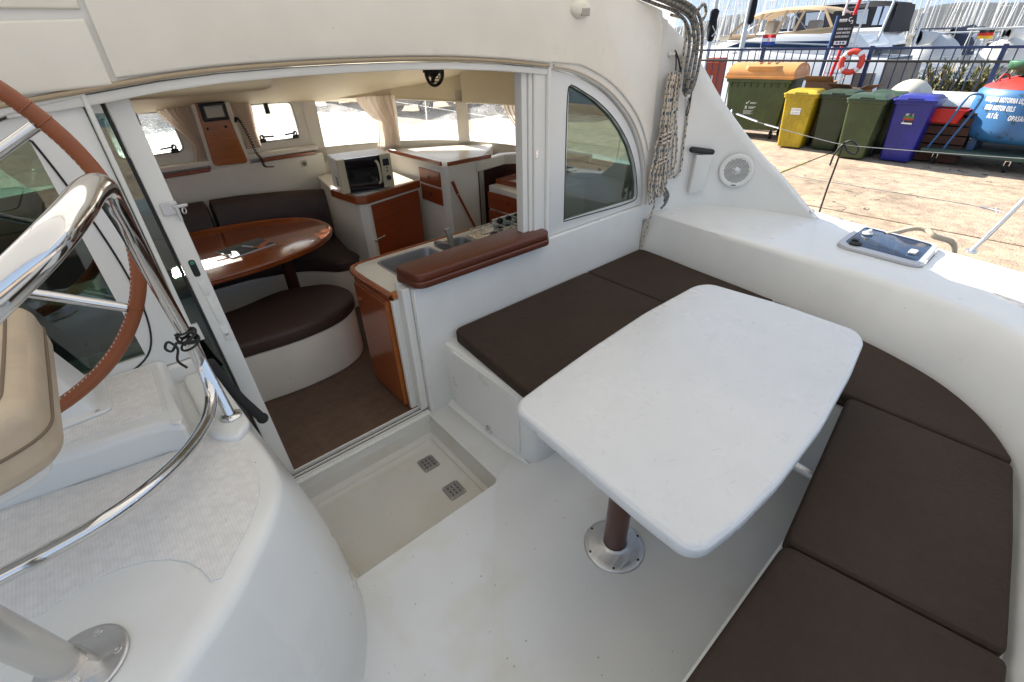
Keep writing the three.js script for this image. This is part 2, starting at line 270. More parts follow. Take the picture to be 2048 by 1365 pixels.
// raised fascia over the opening, split by an upright seam above the port jamb
const lowF = lintel.map(([x, y]) => [x, y + 0.020]).filter(p => p[0] > 0.2);
obj('fascia', plate([[0.147, 1.744], ...lowF, [1.90, 1.712], ...archS.slice(4, 31).map(([x, y]) => [x + 0.045 + 0.0006, y + 0.030]), [2.82, 1.30], [2.80, 1.86], [2.71, 1.945], [2.57, 1.969], [2.2, 2.022], [1.5, 2.072], [0.7, 2.09], [0.147, 2.08]], -1.902, -1.886, 0.007, [], 3), M.gelWarm, boat);
obj('fascia', [plate([[-1.4, 1.74], [-0.15, 1.712], [0.134, 1.728], [0.134, 1.884], [-1.4, 1.84]], -1.902, -1.886, 0.007, [], 3), plate([[-1.0, 1.90], [0.134, 1.905], [0.134, 2.075], [-0.3, 2.05], [-1.0, 1.94]], -1.902, -1.889, 0.006, [], 3)], M.gelWarm, boat);
// door head: white track and tan sealing strip along the arch
{
  const up = lintel.map(([x, y]) => [x, y - 0.003]), lo = lintel.map(([x, y]) => [x, y - 0.030]).reverse();
  obj('door_head', plate([[-0.12, 1.692], ...up, ...lo, [-0.12, 1.665]], -1.995, -1.906, 0.004), M.alu, boat);
  const M2 = mat({ color: C(0.42, 0.33, 0.22), roughness: 0.7 });
  obj('sealing_strip', tube([[-0.15, 1.694, -1.899], ...lintel.map(([x, y]) => [x, y + 0.009, -1.896])], 0.0075, 80, 8), M2, boat);
  obj('sealing_strip', tube(archS.slice(0, 41).map(([x, y]) => [x + 0.008, y + 0.010, -1.897]), 0.006, 60, 8), mat({ color: C(0.62, 0.53, 0.42), roughness: 0.6 }), boat);
}
// quarter-round windows set into the bays
function quarterWindow(sx, x0, dy) {
  const f = ([x, y]) => [sx > 0 ? x : x0 - (x - 1.908), y + dy];
  const pane0 = [[2.055, 0.872], [2.055, 1.59], [2.062, 1.602], [2.085, 1.600], [2.18, 1.562], [2.293, 1.510], [2.43, 1.425], [2.548, 1.325], [2.64, 1.222], [2.718, 1.095], [2.762, 0.98], [2.782, 0.875], [2.770, 0.860]];
  const out = archS.map(p => [p[0] + (p[0] < 1.95 ? 0.004 : -0.006), p[1] + (p[1] < 0.85 ? 0.004 : -0.006)]).map(f), hole = pane0.map(f);
  if (sx < 0) { out.reverse(); hole.reverse(); }
  const w = part('cockpit_window', boat);
  obj('window_frame', plate(out, -1.955, -1.922, 0.004, [hole]), M.paint, w);
  obj('window_pane', plate(hole.map(p => p), -1.946, -1.942, 0), M.glass, w);
  obj('window_gasket', tube([...hole, hole[0]].map(p => [p[0], p[1], -1.9215]), 0.0035, 120, 6), M.rubber, w);
  return w;
}
quarterWindow(1, 0, 0);
quarterWindow(-1, 0.050, 0.015);
// upright post between the galley opening and the starboard window
{
  const p = part('galley_post', boat);
  obj('post_profile', [box(1.735, 1.772, 0.80, 1.715, -1.99, -1.935, 0.004), box(1.774, 1.800, 0.80, 1.712, -1.985, -1.925, 0.004), box(1.802, 1.884, 0.80, 1.702, -1.988, -1.915, 0.006)], M.alu, p);
  obj('post_groove', box(1.77, 1.806, 0.80, 1.70, -1.978, -1.94, 0.001), M.rubber, p);
  obj('strike_plate', box(1.812, 1.832, 1.272, 1.318, -1.917, -1.9125, 0.002), M.steelWorn, p);
  obj('black_gap_strip', box(1.886, 1.906, 0.80, 1.688, -1.94, -1.912, 0.002), M.rubber, p);  // last piece is a black strip along the gap beside the window bay
}
// galley side jamb profile below the wooden ledge
obj('door_jamb', [box(0.925, 0.970, 0.02, 0.79, -1.99, -1.93, 0.006), box(0.935, 0.970, 0.02, 0.80, -2.02, -1.993, 0.004), box(0.89, 0.93, 0.02, 0.72, -2.01, -1.985, 0.004)], M.alu, boat);

// wing: the bulkhead sweeps aft along the side deck
{
  const base = [[2.855, -1.9], [2.95, -1.885], [3.076, -1.845], [3.173, -1.794], [3.28, -1.716], [3.385, -1.59], [3.457, -1.447], [3.506, -1.299], [3.531, -1.139], [3.545, -1.01]];
  const top = [1.886, 1.835, 1.746, 1.635, 1.476, 1.296, 1.129, 0.997, 0.854, 0.752];
  const c = new THREE.CatmullRomCurve3(base.map((b, i) => V(b[0], top[i], b[1])), false, 'centripetal'), N = 40, rows = [];
  for (let i = 0; i <= N; i++) {
    const q = c.getPoint(i / N), t = c.getTangent(i / N), nx = t.z, nz = -t.x, L = Math.hypot(nx, nz) || 1, ox = nx / L * 0.06, oz = nz / L * 0.06; // outward
    const k = []; for (let j = 0; j <= 8; j++) { const y = lerp(0.70, q.y - 0.012, j / 8); k.push([q.x, y, q.z]); }
    k.push([q.x + ox * 0.12, q.y - 0.003, q.z + oz * 0.12], [q.x + ox * 0.35, q.y, q.z + oz * 0.35], [q.x + ox * 0.8, q.y - 0.004, q.z + oz * 0.8], [q.x + ox, q.y - 0.02, q.z + oz], [q.x + ox, 0.70, q.z + oz]);
    rows.push(k);
  }
  obj('cabin_wing', loft(rows, false, 1.0), M.gel, boat);
}
// coaming and side deck round the cockpit
const coB = curveAt([[2.87, -1.93], [2.85, -1.7], [2.81, -1.4], [2.755, -0.95], [2.68, -0.55], [2.575, -0.2], [2.47, 0.0], [2.30, 0.17], [2.08, 0.28], [1.70, 0.33], [1.27, 0.37], [0.5, 0.42], [-0.3, 0.45]], 90);
{
  const T = curveAt([[2.92, -1.93], [2.90, -1.7], [2.865, -1.4], [2.835, -0.95], [2.81, -0.55], [2.755, -0.2], [2.675, 0.0], [2.53, 0.2], [2.27, 0.42], [1.80, 0.55], [1.30, 0.6], [0.5, 0.65], [-0.3, 0.68]], 90);
  const O = curveAt([[3.99, -1.93], [3.94, -1.7], [3.87, -1.4], [3.735, -0.95], [3.60, -0.55], [3.475, -0.2], [3.40, 0.03], [3.30, 0.35], [3.10, 0.8], [2.4, 1.2], [1.4, 1.25], [0.5, 1.3], [-0.3, 1.3]], 90);
  const rows = coB.map((b, i) => {
    const t = T[i], o = O[i], q = (s, y) => [lerp(t[0], o[0], s), y, lerp(t[1], o[1], s)], w = (s, y) => [lerp(b[0], t[0], s), y, lerp(b[1], t[1], s)];
    return [w(0, 0.36), w(0.05, 0.46), w(0.3, 0.56), w(0.6, 0.655), w(0.84, 0.715), w(0.95, 0.738), q(0.02, 0.7475), q(0.05, 0.750), q(0.3, 0.752), q(0.6, 0.750), q(0.9, 0.744), q(0.98, 0.738), q(1.0, 0.72), q(1.01, 0.6), q(0.98, 0.1), q(0.9, -1.3)];
  });
  obj('coaming_and_side_deck', loft(rows, true, 0.9), M.gel, boat);
  obj('deck_nonskid', prism(roundPoly([[3.155, -0.262], [3.42, -0.262], [3.33, 0.10], [3.22, 0.42], [2.98, 0.42], [2.80, 0.20]], 0.02), 0.7465, 0.7555, 0.0012), M.skid, boat);
}
// moulded seat base of the U shaped settee
const benchOut = [[1.112, -1.91], [1.112, -1.20], [2.06, -1.19], [2.10, -0.24], [2.04, -0.16], [0.30, -0.145], [0.30, 0.50], ...coB.slice(0, 84).reverse().map(p => [p[0] + 0.015, p[1] + 0.015]).filter(p => p[0] > 0.4 && p[1] > -1.90), [2.88, -1.91]];
obj('settee_base', prism(roundPoly(benchOut, benchOut.map((p, i) => i === 1 ? 0.10 : i === 2 || i === 3 ? 0.08 : 0), 6), -0.04, 0.418, 0.014), M.gel, boat);
obj('cove_moulding', loft([[-1.9, 0.04], [-1.6, 0.04], [-1.40, 0.035], [-1.30, 0.02], [-1.22, 0.004]].map(([z, r]) => { const x = 1.112; return Array.from({ length: 7 }, (_, i) => { const a = i / 6 * Math.PI / 2; return [x - r + r * Math.sin(a) + 0.004, 0.0015 + r - r * Math.cos(a), z]; }); }), true), M.gel, boat);
{
  const d = part('locker_door', boat);
  obj('door_panel', box(1.1005, 1.118, 0.035, 0.405, -1.83, -1.285, 0.008), M.gel, d);
  obj('locker_latch', [at(lathe([[0, 0], [0.023, 0], [0.023, 0.003], [0.018, 0.007], [0, 0.008]], 20), 1.1005, 0.045, -1.529, 0, 0, Math.PI / 2), rbox(0.012, 0.007, 0.028, 0.003, 1.090, 0.045, -1.529)], M.steelWorn, d);
}
// helm platform on the port side: bulging side wall, treads and non-skid
{
  const base = curveAt([[0.150, -1.96], [0.165, -1.75], [0.172, -1.6], [0.176, -1.45], [0.180, -1.30], [0.176, -1.20], [0.160, -1.12], [0.133, -1.05], [0.10, -0.985], [0.043, -0.90], [-0.10, -0.74], [-0.45, -0.48]], 60);
  const top = curveAt([[0.048, -1.96], [0.056, -1.74], [0.070, -1.6], [0.080, -1.47], [0.090, -1.34], [0.090, -1.23], [0.070, -1.13], [0.026, -1.045], [-0.03, -0.975], [-0.113, -0.881], [-0.251, -0.771], [-0.60, -0.55]], 60);
  const rows = base.map((b, i) => {
    const t = top[i], dx = t[0] - 0.0 - (-0.6), dz = t[1] - (-1.5), L = Math.hypot(dx, dz), nx = dx / L, nz = dz / L, k = [], y0 = b[1] < -1.236 ? -0.16 : -0.006;
    k.push([b[0] + nx * 0.012, y0, b[1] + nz * 0.012]);
    k.push([b[0], 0.012, b[1]]);
    for (let j = 1; j <= 8; j++) { const s = j / 9, bulge = 0.03 * Math.sin(Math.PI * s); k.push([lerp(b[0], t[0], s) + nx * bulge, lerp(0.0, 0.715, s), lerp(b[1], t[1], s) + nz * bulge]); }
    k.push([t[0] + nx * 0.001, 0.718, t[1] + nz * 0.001], [t[0] - nx * 0.008, 0.738, t[1] - nz * 0.008], [t[0] - nx * 0.026, 0.747, t[1] - nz * 0.026], [t[0] - nx * 0.06, 0.75, t[1] - nz * 0.06]);
    k.push([-1.5, 0.75, lerp(t[1], -1.3, 0.35)]);
    return k;
  });
  obj('helm_platform', loft(rows, true, 0.8), M.gel, boat);
  const pad = top.slice(9, 55).map(p => { const dx = p[0] + 0.6, dz = p[1] + 1.5, L = Math.hypot(dx, dz); return [p[0] - dx / L * 0.055, p[1] - dz / L * 0.055]; });
  const arc = Array.from({ length: 9 }, (_, i) => { const a = -0.1 - i / 8 * 1.9; return [-0.36 + 0.215 * Math.cos(a), -0.93 + 0.215 * Math.sin(a)]; });
  obj('platform_nonskid', prism([[-0.02, -1.50], ...pad.filter(p => p[1] < -0.93), ...arc, [-1.3, -1.20], [-1.3, -1.60], [-0.5, -1.575], [-0.22, -1.50]], 0.747, 0.7545, 0.001), M.skid, boat);
  obj('helm_tread', prism(roundPoly([[-1.45, -1.93], [-0.058, -1.93], [-0.072, -1.45], [-0.125, -1.50], [-0.49, -1.562], [-1.45, -1.70]], [0, 0.03, 0.03, 0.05, 0.05, 0], 5), 0.735, 0.862, 0.03, [], 5), M.gel, boat);
  obj('tread_nonskid', prism(roundPoly([[-1.4, -1.885], [-0.105, -1.885], [-0.110, -1.56], [-0.49, -1.61], [-1.4, -1.74]], 0.03), 0.858, 0.8655, 0.001), M.skid, boat);
  obj('platform_boss', [prism(roundPoly([[-0.035, -1.90], [0.062, -1.90], [0.088, -1.46], [0.03, -1.40], [-0.03, -1.47]], 0.03), 0.74, 0.775, 0.016, [], 4)], M.gel, boat);
}
// steering console under the wheel
{
  const c = part('steering_console', boat);
  obj('console_foot', prism(roundPoly([[-0.95, -1.89], [-0.235, -1.89], [-0.226, -1.672], [-0.95, -1.64]], [0, 0.01, 0.03, 0]), 0.8655, 0.876, 0.004), M.paint, c);
  obj('console_body', loft([[0.87, -0.262, -1.70], [1.1, -0.33, -1.74], [1.45, -0.43, -1.78], [1.47, -0.46, -1.80]].map(([y, x, z]) => [[x, y, -1.895], [x, y, z - 0.02], [x - 0.006, y, z - 0.006], [x - 0.02, y, z], [-0.95, y, z]]), false, 0.9), M.paint, c);
  for (const [x, z] of [[-0.262, -1.685], [-0.255, -1.86]]) obj('console_screw', cyl(0.007, 0.006, 0.003, x, 0.8755, z, 12), M.steelBrushed, c);
}
// deck hatch with smoked glass
{
  const o = [[3.085, -0.745], [3.545, -0.752], [3.462, -0.330], [3.050, -0.322]], inn = [[3.125, -0.722], [3.520, -0.728], [3.442, -0.352], [3.082, -0.345]];
  const h = part('deck_hatch', boat);
  obj('hatch_frame', prism(roundPoly(o, 0.075, 7), 0.746, 0.774, 0.009, [roundPoly(inn, 0.045, 6)], 3), M.hatchAlu, h);
  obj('hatch_glass', prism(roundPoly(inn, 0.045, 6), 0.752, 0.772, 0.002), M.smoked, h);
  obj('hatch_seal', prism(roundPoly(o.map(([x, z]) => [lerp(3.28, x, 1.012), lerp(-0.54, z, 1.012)]), 0.08, 7), 0.744, 0.752, 0.002), M.rubber, h);
  obj('hatch_handle', [at(lathe([[0, 0], [0.028, 0], [0.028, 0.008], [0.02, 0.014], [0, 0.015]], 18), 3.375, 0.772, -0.668), rbox(0.05, 0.012, 0.018, 0.005, 3.385, 0.792, -0.665)], M.alu, h);
  obj('hatch_handle', [at(lathe([[0, 0], [0.032, 0], [0.032, 0.012], [0.024, 0.02], [0, 0.021]], 18), 3.14, 0.772, -0.66), rbox(0.03, 0.012, 0.034, 0.005, 3.15, 0.797, -0.668)], M.black, h);
  obj('hatch_stay', rbox(0.06, 0.012, 0.035, 0.004, 3.22, 0.779, -0.405), M.paint, h);
  obj('hatch_hinge', [box(3.1, 3.16, 0.748, 0.772, -0.329, -0.322, 0.002), box(3.33, 3.39, 0.748, 0.772, -0.333, -0.326, 0.002)], M.alu, h);
}
// loudspeaker let into the wing
{
  const g = part('deck_speaker', boat, [3.390, 1.006, -1.548], 0);
  g.rotation.y = Math.atan2(-0.857, 0.515);
  obj('speaker_rim', [at(lathe([[0.112, 0], [0.112, 0.006], [0.106, 0.010], [0.088, 0.010], [0.084, 0.006], [0.084, 0]], 48), 0, 0, 0, Math.PI / 2)], M.paint, g);
  const holes = []; for (let i = -9; i <= 9; i++) for (let j = -10; j <= 10; j++) { const x = i * 0.0088 + (j & 1) * 0.0044, y = j * 0.0077, r = Math.hypot(x, y); if (r < 0.080 && r > 0.024) holes.push(Array.from({ length: 6 }, (_, k) => [x + 0.0036 * Math.cos(k * 1.0472), y + 0.0036 * Math.sin(k * 1.0472)])); }
  const ring = Array.from({ length: 40 }, (_, k) => [0.086 * Math.cos(k * Math.PI / 20), 0.086 * Math.sin(k * Math.PI / 20)]);
  obj('speaker_grille', plate(ring, 0.004, 0.0065, 0, holes), M.paint, g);
  obj('speaker_cone', at(new THREE.CircleGeometry(0.084, 32), 0, 0, 0.0015), mat({ color: C(0.03, 0.03, 0.03), roughness: 0.8 }), g);
  obj('speaker_dome', at(lathe([[0.022, 0], [0.02, 0.006], [0.012, 0.011], [0, 0.012]], 24), 0, 0, 0.006, Math.PI / 2), M.steelBrushed, g);
  obj('speaker_badge', rbox(0.03, 0.007, 0.002, 0.0005, 0, -0.0975, 0.0105), M.black, g);
}
// winch handle pocket with its handle
{
  const g = part('winch_handle_pocket', boat, [3.238, 1.0, -1.748], Math.atan2(-0.60, 0.80));
  obj('pocket', plate([[-0.062, -0.145], [0.035, -0.135], [0.068, 0.115], [-0.055, 0.115]], 0.0, 0.05, 0.010, [], 3), phys({ color: C(0.78, 0.78, 0.74), transmission: 0.15, roughness: 0.35 }), g);
  obj('handle_grip', [rod([-0.085, 0.150, 0.032], [0.058, 0.128, 0.030], 0.0195, 16), at(new THREE.SphereGeometry(0.0195, 14, 8), -0.085, 0.150, 0.032), at(new THREE.SphereGeometry(0.0195, 14, 8), 0.058, 0.128, 0.030)], M.black, g);
  obj('handle_shaft', rod([0.045, 0.13, 0.03], [0.055, 0.02, 0.03], 0.009), M.steelWorn, g);
}
// small courtesy light on the fascia
{
  const g = part('courtesy_light', boat, [2.078, 1.928, -1.886]);
  obj('light_body', at(lathe([[0.068, 0], [0.066, 0.012], [0.05, 0.028], [0.03, 0.036], [0, 0.038]], 28), 0, 0, 0, Math.PI / 2).scale(0.95, 0.58, 0.8), mat({ color: C(0.72, 0.70, 0.60), roughness: 0.35 }), g);
  obj('light_lens', rbox(0.062, 0.034, 0.012, 0.006, 0.014, -0.012, 0.0255), mat({ color: C(0.36, 0.34, 0.28), roughness: 0.25 }), g);
}
obj('added_sun_blocker', box(-0.12, 1.52, 1.495, 1.53, -4.60, -4.343, 0.01), M.gel, boat);  // added over the front ports to keep a sun streak off the well
// coachroof, foredeck and side decks that shade and frame the cabin
const wallS = [[1.47, -4.285], [1.75, -4.22], [2.02, -4.10], [2.14, -4.035], [2.40, -3.90], [2.60, -3.76], [2.68, -3.70], [2.86, -3.50], [2.97, -3.32], [3.02, -3.20], [3.08, -2.9], [3.11, -2.4], [3.12, -1.99]];
const mirror = p => [1.40 - p[0], p[1]];
{
  const prof = [[3.10, 1.50], [2.95, 1.80], [2.80, 1.90], [2.57, 1.965], [2.2, 2.02], [1.5, 2.07], [0.7, 2.09], [-0.3, 2.05], [-1.0, 1.94], [-1.45, 1.78], [-1.72, 1.45]];
  const rows = [[-1.905, 1, 0], [-2.6, 1.0, 0.02], [-3.3, 0.97, -0.03], [-3.8, 0.86, -0.12], [-4.15, 0.74, -0.26], [-4.40, 0.64, -0.42]].map(([z, s, dy]) => prof.map(([x, y]) => [0.7 + (x - 0.7) * s, Math.max(y + dy, 1.42), z - 0.10 * (1 - Math.abs(x - 0.7) / 2.4)]));
  rows[0].forEach(p => { p[2] = -1.905; });
  obj('coachroof', loft(rows, true, 1.0, (i, j) => i === 1 && (j === 5 || j === 6)), M.gel, boat);
  for (const [x0, x1] of [[0.72, 1.48], [-0.28, 0.68]]) obj('unseen_roof_hatch', loft([[x0, -2.62], [x1, -2.62]].map(([x, z]) => [[x, 2.095, z], [x, 2.095, -3.28]]), false, 0), M.glassClear, boat);  // unseen roof openings, placed to let sky light into the saloon
  const wS = wallS.slice().map(p => [p[0] + 0.06, p[1] - 0.05]), wP = wS.map(mirror).reverse();
  const ring = [[3.96, -1.94], [4.12, -3.5], [4.08, -6], [3.85, -8.6], [2.3, -8.6], [1.9, -6.3], [-0.5, -6.3], [-0.9, -8.6], [-2.45, -8.6], [-2.70, -6], [-2.75, -3.5], [-2.6, -1.94], ...wP.reverse().map(p => [p[0], p[1]]), ...wS.slice().map(p => p)];
  obj('foredeck', prism([[3.96, -1.94], [4.12, -3.5], [4.08, -6], [3.85, -8.6], [2.3, -8.6], [1.9, -6.3], [-0.5, -6.3], [-0.9, -8.6], [-2.45, -8.6], [-2.70, -6], [-2.75, -3.5], [-2.6, -1.94], [-1.66, -1.94], ...wallS.map(p => [p[0] + 0.05, p[1] - 0.05]).map(mirror).reverse(), ...wallS.map(p => [p[0] + 0.05, p[1] - 0.05]).slice(0, -1), [3.17, -1.94]], -1.1, 0.78, 0.02), M.gel, boat);
}
// sliding door, pushed open to port behind the fixed window
{
  const d = part('sliding_door', boat);
  obj('door_stile', plate([[0.100, 1.698], [0.163, 1.698], [0.207, 0.028], [0.143, 0.028]], -1.988, -1.958, 0.006), M.alu, d);
  obj('door_gasket', plate([[0.089, 1.698], [0.099, 1.698], [0.142, 0.028], [0.132, 0.028]], -1.982, -1.964, 0.001), M.rubber, d);
  obj('door_pane', plate([[-0.78, 1.66], [0.090, 1.66], [0.120, 0.45], [-0.78, 0.45]], -1.974, -1.970, 0), M.glass, d);
  obj('door_rail', plate([[-0.78, 0.93], [0.086, 0.93], [0.088, 0.86], [-0.78, 0.86]], -1.986, -1.960, 0.003), M.alu, d);
  obj('door_rail', plate([[-0.78, 1.70], [0.088, 1.70], [0.089, 1.655], [-0.78, 1.655]], -1.986, -1.960, 0.003), M.alu, d);
  obj('door_pane', plate([[-0.78, 0.86], [0.10, 0.86], [0.13, 0.06], [-0.78, 0.06]], -1.974, -1.970, 0), M.glass, d);
  const l = at(mergeGeometries([rbox(0.050, 0.042, 0.006, 0.002), rbox(0.045, 0.012, 0.010, 0.004, 0.030, 0.004, 0.008), rbox(0.010, 0.055, 0.008, 0.003, 0.018, -0.018, 0.010)].map(g => g.index ? g.toNonIndexed() : g)), 0.150, 1.358, -1.953);
  obj('hasp', l, M.steelBrushed, d);
  obj('hasp_loop', at(new THREE.TorusGeometry(0.010, 0.0025, 8, 18), 0.186, 1.345, -1.944, 0, 0.9), M.steelBrushed, d);
  obj('finger_recess', plate(roundPoly([[0.136, 1.172], [0.158, 1.172], [0.160, 1.106], [0.138, 1.106]], 0.011), -1.960, -1.9565, 0.0008), M.black, d);
  obj('green_button', at(lathe([[0.007, 0], [0.007, 0.002], [0, 0.003]], 14), 0.1475, 1.160, -1.957, Math.PI / 2), mat({ color: C(0.02, 0.22, 0.14), roughness: 0.4 }), d);
  obj('lock_cover', [plate(roundPoly([[0.139, 1.088], [0.162, 1.088], [0.166, 1.028], [0.143, 1.028]], 0.004), -1.960, -1.955, 0.002), plate(roundPoly([[0.145, 1.020], [0.164, 1.020], [0.170, 0.905], [0.151, 0.905]], 0.004), -1.960, -1.955, 0.002), plate(roundPoly([[0.148, 0.890], [0.174, 0.890], [0.178, 0.825], [0.152, 0.825]], 0.006), -1.960, -1.953, 0.003)], M.alu, d);
  obj('key_cylinder', at(lathe([[0.008, 0], [0.008, 0.003], [0, 0.004]], 16), 0.1625, 0.856, -1.954, Math.PI / 2), M.steelBrushed, d);
}
tag(obj('grip_strap', [tube([[0.068, 0.80, -1.87], [0.085, 0.71, -1.862], [0.112, 0.61, -1.855], [0.140, 0.53, -1.85], [0.158, 0.475, -1.848]], 0.019, 30, 12), at(new THREE.SphereGeometry(0.0235, 14, 10), 0.156, 0.485, -1.848), at(new THREE.SphereGeometry(0.019, 14, 10), 0.068, 0.80, -1.87)], M.rubber), 'black rubber grip lying in the gap beside the sliding door', 'grip');

// ---------------------------------------------------------------- seat cushions
const wallCut = (z0, z1) => coB.filter(p => p[1] >= z0 && p[1] <= z1).map(p => [p[0] - 0.012, p[1] - 0.006]);
function cushion(pts, r, label, y1 = 0.492) {
  const o = obj('seat_cushion', prism(roundPoly(pts, r, 5), 0.4195, y1, 0.015, [], 5), M.brown);
  return tag(o, label, 'cushion', 'brown cockpit cushions');
}
cushion([[1.165, -1.885], [1.095, -1.185], [2.247, -1.19], [2.252, -1.885]], [0.05, 0.07, 0.02, 0.02], 'long brown cushion on bulkhead bench beside the cabin door');
cushion([[2.258, -1.885], [2.253, -1.19], [2.07, -1.17], [2.06, -0.868], [2.735, -0.862], ...wallCut(-1.84, -0.90).reverse(), [2.835, -1.885]], 0.012, 'brown corner cushion where bulkhead bench meets side bench');
cushion([[2.07, -0.852], [2.085, -0.262], [2.100, 0.270], ...wallCut(-0.80, 0.25).filter(p => p[0] > 2.14).reverse(), [2.72, -0.852]], [0.02, 0.03, 0.03, ...Array(60).fill(0)], 'brown cushion with curved outer edge along the coaming');
cushion([[2.080, -0.258], [1.187, -0.142], [1.267, 0.362], [1.70, 0.318], [2.085, 0.268]], [0.04, 0.04, 0.03, 0.03, 0.03], 'large brown cushion on aft bench beside the table end');
cushion([[1.183, -0.138], [0.30, -0.132], [0.30, 0.405], [0.8, 0.392], [1.262, 0.368]], [0.04, 0.03, 0.03, 0.02, 0.03], 'nearest brown cushion on aft bench at the lower right', 0.486);

// ---------------------------------------------------------------- cockpit table
{
  const t = thing('cockpit_table', 'white cockpit table with rounded corners on brown pedestal leg', 'table', [1.076, 0, -0.655]);
  const out = [[0.785, -0.925], [0.826, -0.962], [1.004, -0.983], [1.25, -1.008], [1.659, -1.035], [2.075, -1.030], [2.150, -0.985], [2.182, -0.655], [2.170, -0.335], [2.105, -0.287], [1.827, -0.245], [1.459, -0.208], [1.123, -0.198], [0.918, -0.208], [0.785, -0.228], [0.752, -0.262], [0.752, -0.367], [0.770, -0.644]].map(([x, z]) => [x - 1.076, z + 0.655]);
  const sm = smoothPts([...out.slice(0, 2)].map(p => [p[0], 0, p[1]]), 2); // corners stay, sides are eased
  const o2 = roundPoly(out, 0.04, 4);
  obj('table_top', prism(o2, 0.698, 0.750, 0.018, [], 6), M.table, t);
  obj('table_leg', cyl(0.046, 0.046, 0.68, 0, 0.02, 0, 32), phys({ color: C(0.085, 0.026, 0.014), roughness: 0.32, clearcoat: 0.3, map: tVinyl }), t);
  obj('leg_foot', lathe([[0, 0.0005], [0.124, 0.0005], [0.126, 0.004], [0.122, 0.010], [0.10, 0.016], [0.062, 0.024], [0.052, 0.034], [0.048, 0.034]], 56), M.steelBrushed, t);
  for (let k = 0; k < 6; k++) { const a = 0.4 + k * Math.PI / 3; obj('foot_screw', at(cyl(0.005, 0.005, 0.003, 0, 0, 0, 10), 0.111 * Math.cos(a), 0.0125, 0.111 * Math.sin(a)), M.black, t); }
  obj('table_brace', [rod([0.585, 0.36, 0.505], [0.545, 0.40, 0.18], 0.02, 16), cyl(0.04, 0.04, 0.31, 0.545, 0.39, 0.15)], M.steelBrushed, t);
  obj('brace_socket', [rod([0.585, 0.36, 0.512], [0.583, 0.362, 0.482], 0.036, 20)], M.steelWorn, t);
}
// ---------------------------------------------------------------- ropes
function ropeTex(base, fleck, fleck2, n, s, mod = 8) {
  const N = 128, a = new Uint8Array(N * N * 4); let q = s; const r = () => { q = (q * 1664525 + 1013904223) >>> 0; return q / 4294967296; };
  for (let j = 0; j < N; j++) for (let i = 0; i < N; i++) { const tw = ((i + j * 1.0) % 16) / 16, tw2 = ((i - j * 1.0 + 128) % 16) / 16, k = 0.80 + 0.2 * Math.min(Math.sin(tw * Math.PI), Math.sin(tw2 * Math.PI)); const ci = Math.floor(i / 16), cj = Math.floor(j / 16); const f = (ci * 3 + cj * 5 + n) % mod; const c = f === 0 ? fleck : f === 3 ? fleck2 : base; const o = (j * N + i) * 4; const nz = 0.94 + 0.12 * r(); for (let m = 0; m < 3; m++) a[o + m] = 255 * Math.min(1, c[m] * k * nz); a[o + 3] = 255; }
  const t = new THREE.DataTexture(a, N, N); t.wrapS = t.wrapT = THREE.RepeatWrapping; t.magFilter = THREE.LinearFilter; t.minFilter = THREE.LinearMipmapLinearFilter; t.generateMipmaps = true; t.colorSpace = THREE.SRGBColorSpace; t.needsUpdate = true; return t;
}
const ropeA = mat({ map: ropeTex([0.86, 0.80, 0.72], [0.08, 0.30, 0.42], [0.90, 0.86, 0.79], 0, 3, 7), roughness: 0.9 });
const ropeB = mat({ map: ropeTex([0.53, 0.51, 0.48], [0.30, 0.37, 0.44], [0.60, 0.56, 0.50], 2, 7, 5), roughness: 0.9 });
function ropeG(pts, r, seg) { const g = tube(pts, r, seg || pts.length * 8, 8); const L = new THREE.CatmullRomCurve3(pts.map(p => V(...p)), false, 'centripetal').getLength(); const uv = g.attributes.uv; for (let i = 0; i < uv.count; i++) uv.setXY(i, uv.getX(i) * L / 0.075, uv.getY(i)); return g; }
